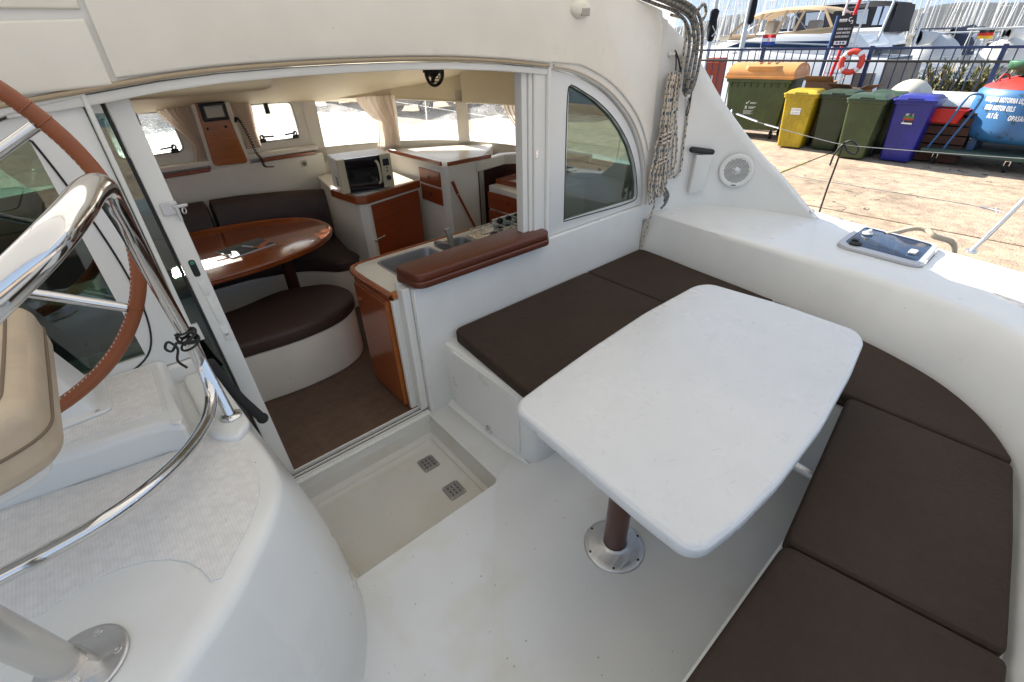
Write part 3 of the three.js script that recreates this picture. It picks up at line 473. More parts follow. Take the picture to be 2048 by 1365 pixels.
{ // cream hank on the hook: long bights, two wrapping turns and the knotted tail
  const t = thing('rope_hank', 'cream rope with blue flecks coiled in a hank on the cabin bulkhead', 'rope', [2.925, 0.83, -1.86]);
  const strands = []; const O = [2.925, 0.83, -1.86];
  for (let k = 0; k < 13; k++) {
    const row = k % 2, x0 = -0.066 + (k / 12) * 0.125, ph = rr(0, 6), dz = row ? 0.034 : 0.012, len = rr(0.70, 0.78), lean = rr(-0.012, 0.012), pts = [];
    for (let i = 0; i <= 12; i++) { const s = i / 12, y = 0.79 - s * len, pinch = 1 - 0.42 * Math.exp(-(((y - 0.44) / 0.05) ** 2)) - 0.35 * Math.exp(-(((y - 0.30) / 0.045) ** 2)) - 0.45 * Math.exp(-(((y - 0.82) / 0.07) ** 2)); pts.push([(x0 * (1.0 + 0.22 * s) * pinch) - 0.030 * s + 0.006 * Math.sin(ph + s * 7) + lean * s - 0.010, y, dz + 0.008 * Math.sin(ph * 1.7 + s * 6)]); }
    if (k % 2) { const e = pts[pts.length - 1]; pts.push([e[0] + 0.012, e[1] - 0.014, e[2] + 0.004], [e[0] + 0.022, e[1] + 0.03, e[2] - 0.008]); }
    strands.push(ropeG(pts, 0.0078, 64));
  }
  obj('rope_bights', strands, ropeA, t, true);
  const wraps = []; for (const [y0, n, w] of [[0.445, 3, 0.062], [0.295, 2, 0.056]]) for (let k = 0; k < n; k++) { const pts = []; for (let i = 0; i <= 16; i++) { const a = i / 16 * Math.PI * 2; pts.push([-0.022 + w * Math.cos(a), y0 - k * 0.016 + 0.012 * Math.sin(a * 1 + k) + 0.01 * Math.cos(a), 0.024 + 0.030 * Math.sin(a)]); } wraps.push(ropeG(pts, 0.0078, 40)); }
  obj('rope_turns', wraps, ropeA, t, true);
  obj('rope_knot', [ropeG([[0.02, 0.10, 0.04], [0.05, 0.06, 0.055], [0.07, 0.02, 0.05], [0.055, -0.01, 0.045], [0.035, 0.01, 0.05], [0.045, 0.045, 0.06], [0.075, 0.03, 0.05], [0.06, -0.02, 0.045], [0.02, -0.05, 0.04]], 0.0085, 60)], ropeB, t, true);
  obj('hanging_cord', [tube([[-0.030, 0.80, 0.035], [-0.020, 0.86, 0.02], [-0.012, 0.905, 0.0], [0.0, 0.87, 0.018], [0.03, 0.79, 0.036]], 0.0042, 30, 6), tube([[-0.012, 0.90, 0.0], [0.01, 0.85, 0.02], [0.036, 0.76, 0.036]], 0.0042, 12, 6)], M.black, t);
  obj('tail', [ropeG([[-0.05, 0.05, 0.03], [-0.06, -0.02, 0.03], [-0.062, -0.08, 0.02], [-0.066, -0.17, 0.0], [-0.070, -0.26, -0.02], [-0.072, -0.33, -0.02]], 0.0075, 40)], ropeA, t, true);
}
obj('bulkhead_hook', [at(lathe([[0, 0], [0.016, 0], [0.016, 0.006], [0.008, 0.012], [0.007, 0.03], [0.013, 0.036], [0, 0.040]], 18), 2.905, 1.715, -1.89, Math.PI / 2)], M.paint, boat);
obj('bulkhead_hook', [at(lathe([[0, 0], [0.016, 0], [0.016, 0.006], [0.008, 0.012], [0.007, 0.03], [0.013, 0.036], [0, 0.040]], 18), 3.005, 1.70, -1.866, Math.PI / 2, -0.3)], M.paint, boat);
{ // grey-blue sheet coil thrown over the cabin edge
  const O = [3.0, 1.58, -1.82], t = thing('rope_coil', 'grey blue flecked rope coil hung over the cabin roof corner', 'rope', O);
  const g = [], n = 7;
  for (let k = 0; k < n; k++) { const u = (k / (n - 1) - 0.5), z = 0.02 + 0.018 * (k % 3), j = rr(-0.008, 0.008), pts = [[-0.46, 0.425 + u * 0.03, -0.10 + z], [-0.32, 0.405 + u * 0.05 + j, -0.07 + z], [-0.19, 0.375 + u * 0.06, -0.035 + z], [-0.075 + u * 0.04 + j, 0.325 + u * 0.06, -0.01 + z], [-0.015 + u * 0.075, 0.25 + u * 0.04 + j, 0.0 + z], [0.012 + u * 0.09 + j, 0.16, 0.0 + z], [0.012 + u * 0.10, 0.08 + j, 0.0 + z], [0.0 + u * 0.085 - j, 0.0, 0.005 + z], [-0.012 + u * 0.05, -0.055 - j, 0.005 + z], [-0.02 + u * 0.02, -0.085 + Math.abs(u) * 0.03, 0.005 + z]]; g.push(ropeG(pts, 0.0088, 70)); }
  obj('rope_bights', g, ropeB, t, true);
  obj('rope_knot', [ropeG([[-0.09, 0.30, 0.04], [-0.05, 0.36, 0.06], [-0.01, 0.375, 0.06], [0.01, 0.34, 0.065], [-0.03, 0.30, 0.075], [-0.07, 0.26, 0.06], [-0.075, 0.22, 0.05]], 0.0085, 50), ropeG([[-0.03, 0.0, 0.05], [0.0, 0.01, 0.06], [0.005, -0.03, 0.06], [-0.03, -0.07, 0.06], [-0.055, -0.03, 0.06], [-0.03, 0.0, 0.06], [-0.01, -0.02, 0.07], [-0.05, -0.09, 0.05]], 0.010, 50)], ropeB, t, true);
  obj('black_lashing', [tube([[0.045, 0.02, 0.03], [0.055, -0.05, 0.03], [0.052, -0.14, 0.025], [0.042, -0.19, 0.02], [0.058, -0.215, 0.02], [0.07, -0.18, 0.022], [0.066, -0.08, 0.025]], 0.0035, 50, 6)], M.black, t);
}
{ // long flecked line that runs down beside the hank and loops up again
  const t = thing('hanging_line', 'single flecked line looping down the bulkhead right of the rope hank', 'rope', [3.0, 0.95, -1.84]);
  obj('rope', [ropeG([[-0.18, 0.96, -0.02], [-0.07, 0.935, 0.0], [-0.035, 0.87, 0.005], [-0.030, 0.70, 0.0], [-0.025, 0.45, 0.01], [0.0, 0.20, 0.012], [0.030, 0.06, 0.012], [0.075, 0.02, 0.014], [0.105, 0.06, 0.025], [0.108, 0.25, 0.02], [0.10, 0.42, 0.02], [0.085, 0.52, 0.02]], 0.0078, 110)], ropeA, t, true);
  obj('rope_end', [ropeG([[-0.02, 0.42, 0.01], [0.03, 0.25, 0.014], [0.05, 0.12, 0.014], [0.02, 0.03, 0.014], [-0.02, 0.05, 0.016]], 0.0078, 50)], ropeA, t, true);
}
// ---------------------------------------------------------------- guard wires, stanchion and the like on the side deck
obj('stanchion', [tube([[3.57, 0.74, -0.205], [3.585, 0.77, -0.197], [3.60, 0.80, -0.185], [3.63, 0.93, -0.145], [3.68, 1.12, -0.09], [3.72, 1.30, -0.04]], 0.0125, 30, 12), cyl(0.028, 0.026, 0.012, 3.57, 0.735, -0.205)], M.steelWorn, boat);
obj('guard_wire', [tube([[3.72, 1.318, -1.80], [3.74, 1.27, -1.62], [3.75, 1.20, -1.20], [3.75, 1.184, -1.06], [3.75, 1.19, -0.7], [3.75, 1.205, -0.3], [3.75, 1.23, 0.2]], 0.0023, 40, 6)], M.wire, boat);
obj('guard_wire', [tube([[3.80, 1.02, -1.85], [3.76, 0.955, -1.45], [3.75, 0.945, -0.9], [3.72, 0.945, -0.25], [3.66, 0.95, -0.16]], 0.0023, 30, 6)], M.wire, boat);
obj('wire_tensioner', [rod([3.722, 1.316, -1.79], [3.738, 1.275, -1.635], 0.0065, 10), rod([3.742, 1.262, -1.58], [3.746, 1.245, -1.48], 0.005, 10), at(new THREE.TorusGeometry(0.022, 0.006, 8, 20), 3.715, 1.318, -1.83, 0, 0.5)], M.steelWorn, boat);
obj('wire_end', [at(new THREE.TorusGeometry(0.012, 0.003, 6, 14), 3.70, 0.946, -0.20, 0, 1.2), rod([3.725, 0.945, -0.27], [3.71, 0.945, -0.21], 0.006, 8)], M.steelWorn, boat);
obj('deck_fitting', [at(lathe([[0, 0], [0.016, 0], [0.016, 0.01], [0.01, 0.016], [0, 0.017]], 16), 3.498, 0.80, -1.035, 0, 0, 0.9)], M.steelWorn, boat);
tag(obj('tie_cord', [tube([[3.70, 0.752, -1.05], [3.72, 0.90, -1.055], [3.745, 1.10, -1.055], [3.752, 1.20, -1.056]], 0.006, 24, 6), tube([[3.752, 1.195, -1.05], [3.756, 1.21, -1.02], [3.757, 1.17, -0.965], [3.757, 1.135, -0.97], [3.756, 1.145, -1.02], [3.75, 1.185, -1.052], [3.745, 1.12, -1.085], [3.74, 1.05, -1.09]], 0.0065, 40, 6)], M.black), 'black cord tied from the deck edge up to the guard wire', 'cord');
tag(obj('mooring_line', [ropeG([[3.47, 0.76, -0.60], [3.54, 0.77, -0.56], [3.58, 0.80, -0.50], [3.59, 0.805, -0.44], [3.56, 0.785, -0.39], [3.60, 0.77, -0.36], [3.66, 0.735, -0.30], [3.70, 0.55, -0.26], [3.95, 0.2, -0.2], [4.7, -0.15, -0.1]], 0.016, 70)], mat({ color: C(0.62, 0.54, 0.42), roughness: 0.9, bumpMap: tWeaveB, bumpScale: 0.002 }), null, true), 'cream mooring line lying over the deck edge behind the hatch', 'rope');

// ---------------------------------------------------------------- helm
{
  const c = [-0.458, 1.452, -1.552], w = thing('steering_wheel', 'leather bound steering wheel with chrome spokes at the helm', 'steering wheel', c);
  const rim = at(new THREE.TorusGeometry(0.474, 0.0185, 18, 120), 0, 0, 0); obj('rim', rim, M.leather, w);
  const seam = []; for (let k = 0; k < 220; k++) { const a = k / 220 * Math.PI * 2; if (Math.cos(a) < 0.0) continue; const g = new THREE.BoxGeometry(0.0025, 0.0065, 0.0025); g.rotateZ(0.7); g.translate(0.4572, 0, 0.007); g.rotateZ(a); seam.push(g); }
  obj('stitching', seam, M.stitch, w);
  for (const a of [0.50, 0.575, -0.525, 1.6]) obj('leather_band', at(new THREE.TorusGeometry(0.0188, 0.0018, 8, 30), 0, 0, 0).rotateX(Math.PI / 2).translate(0.474, 0, 0).rotateZ(a), M.leather, w);
  for (let k = 0; k < 6; k++) { const a = 0.505 - k * Math.PI / 3; obj('spoke', rod([0.045 * Math.cos(a), 0.045 * Math.sin(a), -0.03], [0.455 * Math.cos(a), 0.455 * Math.sin(a), 0], 0.0125, 18), M.steel, w); }
  obj('hub', at(lathe([[0, 0.03], [0.03, 0.028], [0.05, 0.012], [0.052, -0.02], [0.03, -0.05], [0.02, -0.3], [0, -0.3]], 28), 0, 0, -0.03, Math.PI / 2), M.steel, w);
}
{
  const s = thing('helm_chair', 'beige stitched helm chair on a steel post behind the steering wheel', 'chair', [-0.47, 0.75, -1.0]);
  const f = (x, z) => [x + 0.47, z + 1.0];
  const out = roundPoly([f(-0.75, -1.47), f(-0.222, -1.47), f(-0.212, -0.955), f(-0.30, -0.905), f(-0.75, -0.90)], [0.05, 0.06, 0.06, 0.06, 0.05], 6);
  obj('seat_cushion', prism(out, 0.452, 0.585, 0.036, [], 7), M.beige, s);
  const ins = out.map(([x, z]) => [x * 0.865 - 0.002, 0.5845, z * 0.865 - 0.012]); obj('seat_piping', tube([...ins], 0.0032, 140, 6, true), M.beigeDark, s);
  obj('seat_piping', tube(out.map(([x, z]) => [x * 1.002, 0.52, z * 1.002]), 0.003, 140, 6, true), M.beigeDark, s);
  obj('seat_pan', prism(out.map(([x, z]) => [x * 0.86, z * 0.62]), 0.425, 0.455, 0.01), M.paint, s);
  obj('seat_post', rod([0.076, 0.0, 0.079], [0.070, 0.46, 0.186], 0.030, 28), M.steelTube, s);
  obj('post_collar', rod([0.076, 0.003, 0.080], [0.0753, 0.06, 0.093], 0.0355, 28), M.steelWorn, s);
  obj('post_plate', at(lathe([[0, 0], [0.082, 0], [0.082, 0.004], [0.076, 0.0065], [0, 0.0065]], 44), 0.080, 0.0025, 0.070), M.steelBrushed, s);
  for (let k = 0; k < 5; k++) { const a = 0.25 + k * 1.2566; obj('plate_screw', at(lathe([[0, 0], [0.009, 0], [0.008, 0.002], [0.003, 0.0022], [0.0028, 0.0005], [0, 0.0005]], 16), 0.080 + 0.063 * Math.cos(a), 0.009, 0.070 + 0.063 * Math.sin(a)), M.steelWorn, s); }
}
{
  const r = thing('helm_guard_rail', 'bent chrome tube guard rail curving round the helm seat', 'rail', [0.04, 0.775, -1.52]);
  const f = p => [p[0] - 0.04, p[1] - 0.775, p[2] + 1.52];
  obj('rail_tube', tube([[-0.32, 1.46, -0.66], [-0.20, 1.55, -0.625], [-0.136, 1.598, -0.612], [-0.105, 1.620, -0.606], [-0.067, 1.643, -0.622], [-0.034, 1.655, -0.70], [-0.012, 1.657, -0.80], [0.002, 1.641, -0.90], [0.006, 1.584, -1.04], [0.011, 1.475, -1.24], [0.017, 1.311, -1.42], [0.028, 1.10, -1.565], [0.033, 0.96, -1.60], [0.026, 0.875, -1.56], [-0.012, 0.842, -1.47], [-0.072, 0.846, -1.365], [-0.132, 0.862, -1.28], [-0.207, 0.886, -1.195], [-0.279, 0.905, -1.14], [-0.369, 0.911, -1.117], [-0.447, 0.913, -1.107], [-0.62, 0.915, -1.09]].map(f), 0.0178, 260, 24), M.steel, r);
  obj('support_post', [rod(f([0.046, 0.775, -1.522]), f([0.036, 1.04, -1.632]), 0.0155, 18)], M.steelWorn, r);
  obj('post_flange', at(lathe([[0.016, 0], [0.033, 0], [0.033, 0.005], [0.026, 0.010], [0.016, 0.013]], 28), 0.006, 0.0, -0.002), M.steelWorn, r);
  const cg = []; for (let k = 0; k < 5; k++) { const pts = []; for (let i = 0; i <= 12; i++) { const a = i / 12 * Math.PI * 2; pts.push(f([0.031 + 0.027 * Math.cos(a), 1.085 - k * 0.010 + 0.01 * Math.sin(a + k * 2), -1.578 + 0.030 * Math.sin(a)])); } cg.push(tube(pts, 0.0036, 30, 6)); }
  cg.push(tube([f([0.0, 1.07, -1.56]), f([-0.022, 1.055, -1.545]), f([-0.032, 1.07, -1.545]), f([-0.02, 1.085, -1.55]), f([-0.005, 1.06, -1.545]), f([-0.018, 1.02, -1.545]), f([-0.005, 0.985, -1.55])], 0.0038, 40, 6));
  tag(obj('lashing_cord', cg.map(g => g.translate(0.04, 0.775, -1.52)), M.black), 'black cord knotted round the helm guard rail', 'cord');
}
// canvas bimini over the cockpit, out of view, placed to shade and softly light it
{
  const b = thing('bimini', 'pale canvas bimini out of view over the cockpit, placed to shade and softly light it', 'bimini', [0.8, 1.95, -1.9]);
  const rows = []; for (let i = 0; i <= 12; i++) { const s = i / 12, x = -2.7 + s * 5.45, y = 0.70 - 0.20 * Math.pow(Math.abs(s - 0.5) * 2, 2.2); rows.push([[x, y - 0.06, 0.03], [x, y, 0.15], [x, y + 0.03, 0.9], [x, y + 0.03, 1.9], [x, y, 2.85], [x, y - 0.06, 3.0]]); }
  obj('canvas', loft(rows, true, 0), phys({ color: C(0.76, 0.735, 0.69), roughness: 0.95, transmission: 0.38, thickness: 0, side: THREE.DoubleSide }), b);
  obj('unseen_shade_panel', loft(rows.map((r, i) => { const x = r[0][0], X = x + 0.8, yr = X > 2.9 ? 1.835 : X > 2.57 ? 1.895 : X < -1.45 ? 1.8 : 2.10 - 0.052 * (X - 0.7) ** 2; return [[Math.min(x, 2.17), (X > 2.57 ? yr : Math.max(yr, 1.98)) - 1.95, -0.02], [Math.min(x, 2.18), r[0][1], 0.03]]; }), false, 0), phys({ color: C(0.72, 0.72, 0.715), roughness: 0.95, transmission: 0.3, thickness: 0, side: THREE.DoubleSide }), b);  // unseen panel under the bimini front, placed to shade the coaming
  for (const z of [0.15, 2.85]) obj('hoop', tube(rows.map(r => [r[0][0], r[1][1] - 0.016, z]), 0.0125, 60, 10), M.steel, b);
  for (const x of [-1.2, 1.0]) obj('strut', rod([x, 0.06, -0.12], [x, 0.60, 0.2], 0.0125, 12), M.steel, b);
}
// ================================================================ saloon seen through the door
{ // sole of brown planks
  const s = part('cabin_sole', boat);
  obj('sub_floor', box(-1.6, 3.05, -0.09, -0.022, -4.25, -2.0, 0.002), M.dark, s);
  for (let i = 0; i < 18; i++) { const x0 = -0.75 + i * 0.16, cuts = i % 2 ? [-3.7, -2.9, -2.0] : [-3.7, -2.45, -2.0]; for (let k = 0; k < 2; k++) obj('plank', box(x0 + 0.0002, x0 + 0.1598, -0.03, -0.012, cuts[k] + 0.0002, cuts[k + 1] - 0.0002, 0.0003), M.soleFloor, s); }
}
const wallPt = (pts, t) => { const c = new THREE.CatmullRomCurve3(pts.map(p => V(p[0], 0, p[1])), false, 'centripetal'), q = c.getPoint(t); return [q.x, q.z]; };
function strip(pts, y0, y1, th = 0.04) { // upright wall strip along a plan curve, y0 and y1 may be lists
  const Y0 = i => Array.isArray(y0) ? y0[i] : y0, Y1 = i => Array.isArray(y1) ? y1[i] : y1;
  const rows = pts.map((p, i) => { const a = pts[Math.max(0, i - 1)], b = pts[Math.min(pts.length - 1, i + 1)], dx = b[0] - a[0], dz = b[1] - a[1], L = Math.hypot(dx, dz), nx = dz / L * th, nz = -dx / L * th, s = nx * (p[0] - 0.7) + nz * (p[1] + 2.5) > 0 ? 1 : -1; return [[p[0], Y0(i), p[1]], [p[0], Y1(i), p[1]], [p[0] + s * nx, Y1(i), p[1] + s * nz], [p[0] + s * nx, Y0(i), p[1] + s * nz], [p[0], Y0(i), p[1]]]; });
  const cap = rows.map(r => r); return loft(cap, false, 0.6);
}
const sillY = i => [1.085, 1.085, 1.085, 1.085, 1.075, 1.06, 1.05, 1.03, 1.01, 1.0, 0.99, 0.98, 0.98][i], headY = i => [1.462, 1.458, 1.445, 1.432, 1.405, 1.385, 1.375, 1.36, 1.345, 1.335, 1.32, 1.30, 1.30][i];
for (const side of [1, -1]) {
  const W = wallS.map(p => side > 0 ? p : mirror(p)), idx = W.map((_, i) => i);
  obj('cabin_side', [strip(W, -0.05, idx.map(sillY))], M.cabin, boat);
  obj('window_header', [strip(W, idx.map(headY), 1.64)], M.liner, boat);
  const posts = side > 0 ? [[0, 0.35, 0], [2, 3, 1], [5, 6, 1], [8, 9, 1], [11.6, 12, 1]] : [[0, 0.35, 0], [2, 3, 1], [5, 6, 1], [8, 9, 1], [11.6, 12, 1]];
  const pt = k => { const i = Math.min(11, Math.floor(k)), f = k - i; return [lerp(W[i][0], W[i + 1][0], f), lerp(W[i][1], W[i + 1][1], f)]; };
  for (const [a, b] of posts) obj('window_post', [strip([pt(a), pt((a + b) / 2), pt(b)], 0.97, 1.47, 0.055)], M.cabin, boat);
  for (const [a, b] of [[0.35, 2], [3, 5], [6, 8], [9, 11.6]]) {
    const ks = [a, lerp(a, b, 0.33), lerp(a, b, 0.66), b], ps = ks.map(pt), ys = ks.map(k => { const i = Math.min(11, Math.floor(k)); return [lerp(sillY(i), sillY(i + 1), k - i), lerp(headY(i), headY(i + 1), k - i)]; });
    const off = ps.map(p => [p[0] + (p[0] - 0.7) * 0.008, p[1] - 0.018]);
    const w = part('cabin_window', boat);
    obj('window_pane', loft(off.map((p, i) => [[p[0], ys[i][0] - 0.01, p[1]], [p[0], ys[i][1] + 0.01, p[1]]]), false, 0), M.spray, w);
    obj('window_bead', [tube(ps.map((p, i) => [p[0], ys[i][0] + 0.004, p[1] + 0.002]), 0.006, 16, 6), tube(ps.map((p, i) => [p[0], ys[i][1] - 0.004, p[1] + 0.002]), 0.005, 16, 6)], M.cabin, w);
  }
}
// centre section of the front wall with two opening ports
{
  const h1 = roundPoly([[0.165, 1.198], [0.560, 1.202], [0.545, 1.462], [0.165, 1.462]], 0.045), h2 = roundPoly([[1.045, 1.190], [1.395, 1.188], [1.390, 1.452], [1.060, 1.456]], 0.045), h0 = roundPoly([[-0.10, 1.2], [0.08, 1.2], [0.08, 1.455], [-0.06, 1.455]], 0.03);
  obj('front_wall', plate([[-0.08, -0.05], [1.50, -0.05], [1.50, 1.64], [-0.08, 1.64]], -4.34, -4.295, 0.004, [h1, h2]), M.cabin, boat);
  for (const h of [h1, h2]) {
    const w = part('opening_port', boat);
    obj('port_pane', plate(h, -4.322, -4.318, 0), M.spray, w);
    obj('port_rim', tube(h.map(p => [p[0], p[1], -4.293]), 0.007, 120, 8, true), mat({ color: C(0.5, 0.5, 0.48), roughness: 0.4 }), w);
    const cx = (h[0][0] + h[12][0]) / 2, x1 = Math.max(...h.map(p => p[0])), x0 = Math.min(...h.map(p => p[0])), yb = Math.min(...h.map(p => p[1])), yt = Math.max(...h.map(p => p[1]));
    for (const [x, s] of h === h2 ? [[x0 + 0.05, 1], [x1 - 0.04, -1]] : [[x1 - 0.06, -1]]) obj('dog_handle', [rbox(0.05, 0.028, 0.02, 0.006, x, yb + 0.012, -4.28), at(new THREE.TorusGeometry(0.014, 0.006, 8, 16), x, yb + 0.038, -4.275), bar([x, yb + 0.042, -4.272], [x + s * 0.085, yb + 0.038, -4.262], 0.012, 0.014)], M.black, w);
    obj('stay_bracket', [rbox(0.032, 0.075, 0.018, 0.004, h === h2 ? lerp(x0, x1, 0.42) : lerp(x0, x1, 0.47), yt - 0.035, -4.285)], M.black, w);
  }
  obj('front_ledge', [box(-0.1, 1.5, 1.085, 1.125, -4.297, -4.22, 0.012)], M.cabin, boat);
}
// head lining: flat overhead, sloping down to the window heads, box beam by the door
{
  const z0 = -1.99, xs = [-1.62, -1.2, -0.4, 0.7, 1.8, 2.6, 3.02];
  const rows = [[-1.99, 1.745, 1], [-2.9, 1.745, 1], [-3.35, 1.735, 0.98], [-3.62, 1.70, 0.92], [-3.78, 1.645, 0.86], [-4.05, 1.56, 0.72], [-4.29, 1.47, 0.60]].map(([z, y, s]) => xs.map(x => { const k = Math.abs(x - 0.7) / 2.32; return [0.7 + (x - 0.7) * s, y - 0.10 * k * k * (z > -3.4 ? 1 : 0.8), z + 0.02 * k]; }));
  obj('head_lining', loft(rows, true, 0.25, (i, j) => i === 1 && (j === 2 || j === 3)), M.liner, boat);  // opening left below the unseen roof hatches to light the saloon
  obj('overhead_box', [prism(roundPoly([[-1.2, -3.08], [0.90, -3.10], [1.0, -3.3], [0.98, -3.75], [-1.2, -3.6]], 0.08), 1.612, 1.74, 0.03, [], 4)], M.liner, boat);
  obj('side_lining', [strip(wallS.slice(6).map(p => [p[0] - 0.06, p[1] + 0.01]), [1.375, 1.365, 1.35, 1.34, 1.325, 1.305, 1.305], 1.70)], M.liner, boat);
}
// ---- settee round the table
{
  const s = thing('saloon_settee', 'brown upholstered settee with tall backrest behind the varnished table', 'settee', [0.5, 0, -3.9]);
  const f = p => [p[0] - 0.5, p[1] + 3.9];
  const seat = [[-0.9, -4.22], [1.30, -4.20], [1.46, -4.05], [1.44, -3.62], [1.35, -3.42], [1.17, -3.40], [0.96, -3.66], [0.6, -3.78], [-0.3, -3.76], [-0.42, -3.2], [-0.9, -3.2]].map(f);
  obj('seat_base', prism(roundPoly(seat.map(([x, z]) => [x * 0.97, z * 0.95 - 0.01]), 0.06), -0.012, 0.325, 0.012), M.cabin, s);
  obj('seat_cushion', prism(roundPoly(seat, [0, 0.05, 0.06, 0.08, 0.08, 0.08, 0.15, 0.1, 0.1, 0.05, 0], 6), 0.326, 0.42, 0.03, [], 4), M.brownIn, s);
  const back = (pts, y1) => { const n = pts.length; return loft(pts.map((p, i) => { const e = i === 0 || i === n - 1 ? 0.5 : 1, t = 0.085 * e, yy = y1(i); return [[p[0], 0.42, p[1] + 0.02], [p[0], 0.44, p[1] + t * 0.95], [p[0], 0.62, p[1] + t], [p[0], yy - 0.05, p[1] + t * 0.8], [p[0], yy - 0.012, p[1] + t * 0.45], [p[0], yy, p[1] + 0.02 * e], [p[0], yy - 0.02, p[1] - 0.03], [p[0], 0.42, p[1] - 0.03]]; }), false, 0.9); };
  const bl = a => a.map(f);
  obj('backrest', back(bl([[0.566, -4.15], [0.575, -4.15], [0.8, -4.15], [1.05, -4.135], [1.30, -4.10], [1.43, -4.07], [1.445, -4.06]]), i => [0.84, 0.875, 0.865, 0.845, 0.822, 0.805, 0.76][i]), M.brownIn, s);
  obj('backrest', back(bl([[-0.85, -4.16], [-0.84, -4.16], [-0.2, -4.155], [0.3, -4.15], [0.53, -4.15], [0.545, -4.15]]), i => [0.85, 0.88, 0.885, 0.88, 0.875, 0.83][i]), M.brownIn, s);
}
{
  const s = thing('saloon_bench', 'curved white bench with brown cushion in front of varnished table', 'bench', [0.35, -0.012, -2.9]);
  const f = p => [p[0] - 0.35, p[1] + 2.9];
  const c = smoothPts([[-0.72, -2.84], [-0.4, -2.74], [0.265, -2.665], [0.58, -2.635], [0.84, -2.68], [0.99, -2.80], [1.02, -2.93], [0.95, -3.11], [0.84, -3.18], [0.66, -3.235], [0.30, -3.16], [-0.3, -3.24], [-0.72, -3.3]].map(p => [f(p)[0], 0, f(p)[1]]), 90).map(p => [p.x, p.z]);
  obj('bench_base', prism(c.map(([x, z]) => [x * 0.985, z * 0.93 + 0.0]), 0, 0.335, 0.012, [], 4), M.cabin, s);
  obj('bench_cushion', prism(c, 0.336, 0.432, 0.028, [], 5), M.brownIn, s);
}
{
  const t = thing('saloon_table', 'glossy varnished oval wooden table in the saloon', 'table', [0.33, 0, -3.56]);
  const el = []; for (let k = 0; k < 64; k++) { const a = k / 64 * Math.PI * 2, c = Math.cos(a), s = Math.sin(a), n = 2.25; el.push([0.86 * Math.sign(c) * Math.abs(c) ** (2 / n), 0.515 * Math.sign(s) * Math.abs(s) ** (2 / n)]); }
  const rot = el.map(([x, z]) => [x * 0.998 + z * 0.06, z * 0.998 - x * 0.03]);
  obj('table_top', prism(rot, 0.645, 0.682, 0.009, [], 4), M.cherryGloss, t);
  obj('edge_moulding', tube(rot.map(([x, z]) => [x * 0.992, 0.676, z * 0.985]), 0.014, 160, 10, true), M.cherryGloss, t);
  obj('table_leaf_joint', box(-0.001, 0.001, 0.6815, 0.6828, -0.50, 0.50, 0.0004), M.darkWood, t);
  obj('table_leg', [cyl(0.045, 0.04, 0.64, 0.48, 0.005, 0.10, 20), cyl(0.10, 0.06, 0.03, 0.48, -0.01, 0.10, 24)], M.darkWood, t);
  obj('table_leg', [cyl(0.045, 0.04, 0.64, -0.45, 0.005, 0.0, 20)], M.darkWood, t);
}
{ // magazine and pen
  const cv = document.createElement('canvas'); cv.width = 256; cv.height = 192; const x = cv.getContext('2d'); x.fillStyle = '#24302e'; x.fillRect(0, 0, 256, 192); x.fillStyle = '#3d5048'; x.fillRect(0, 0, 256, 60); x.fillStyle = '#c9621e'; x.beginPath(); x.moveTo(150, 192); x.quadraticCurveTo(190, 110, 256, 100); x.lineTo(256, 140); x.quadraticCurveTo(210, 150, 190, 192); x.fill(); x.fillStyle = '#b9c2bd'; x.font = '15px serif'; x.fillText('A', 60, 110); x.fillRect(40, 120, 70, 3); x.fillRect(50, 128, 48, 2);
  const tx = new THREE.CanvasTexture(cv); tx.colorSpace = THREE.SRGBColorSpace;
  const mgz = thing('magazine', 'dark magazine with orange swirl lying on the varnished table', 'magazine', [0.585, 0.683, -3.44], 0.25);
  obj('pages', box(-0.15, 0.15, 0.0, 0.007, -0.105, 0.105, 0.001), mat({ color: C(0.7, 0.7, 0.68), roughness: 0.6 }), mgz);
  const cov = new THREE.PlaneGeometry(0.298, 0.208); cov.rotateX(-Math.PI / 2); cov.translate(0, 0.0078, 0); obj('cover', cov, phys({ map: tx, roughness: 0.35, clearcoat: 0.5 }), mgz, true);
  const pen = thing('pen', 'white and orange pen resting on the magazine', 'pen', [0.605, 0.6955, -3.42], 0.5);
  obj('barrel', rod([-0.005, 0, -0.06], [0.005, 0, 0.03], 0.0048), M.paint, pen); obj('pen_cap', rod([0.005, 0, 0.03], [0.009, 0, 0.065], 0.0052), mat({ color: C(0.6, 0.2, 0.03), roughness: 0.4 }), pen);
}
// ---- instrument panel between the two ports
{
  const p = thing('instrument_panel', 'wooden instrument panel with black display between the cabin ports', 'panel', [0.81, 1.06, -4.21]);
  const f = q => [q[0] - 0.81, q[1] - 1.06];
  obj('panel_box', [plate([[0.67, 1.06], [0.955, 1.05], [0.93, 1.56], [0.69, 1.56]].map(f), -0.085, -0.012, 0.012)], M.cabin, p);
  obj('wood_panel', plate(roundPoly([[0.695, 1.082], [0.932, 1.072], [0.884, 1.536], [0.715, 1.532]].map(f), 0.03), -0.016, 0.004, 0.003), M.ply, p);
  const d = part('display', p, [0.81 - 0.81, 1.44 - 1.06, 0.014]);
  obj('bezel', rbox(0.172, 0.118, 0.03, 0.010), M.black, d); obj('screen', rbox(0.118, 0.078, 0.004, 0.002, 0, 0.002, 0.0150), phys({ color: C(0.10, 0.115, 0.10), roughness: 0.15, clearcoat: 1 }), d);
  for (const [x, y] of [[0.735, 1.335], [0.855, 1.335]]) obj('knob', at(lathe([[0, 0], [0.009, 0], [0.008, 0.008], [0, 0.009]], 14), x - 0.81, y - 1.06, 0.004, Math.PI / 2), M.black, p);
}
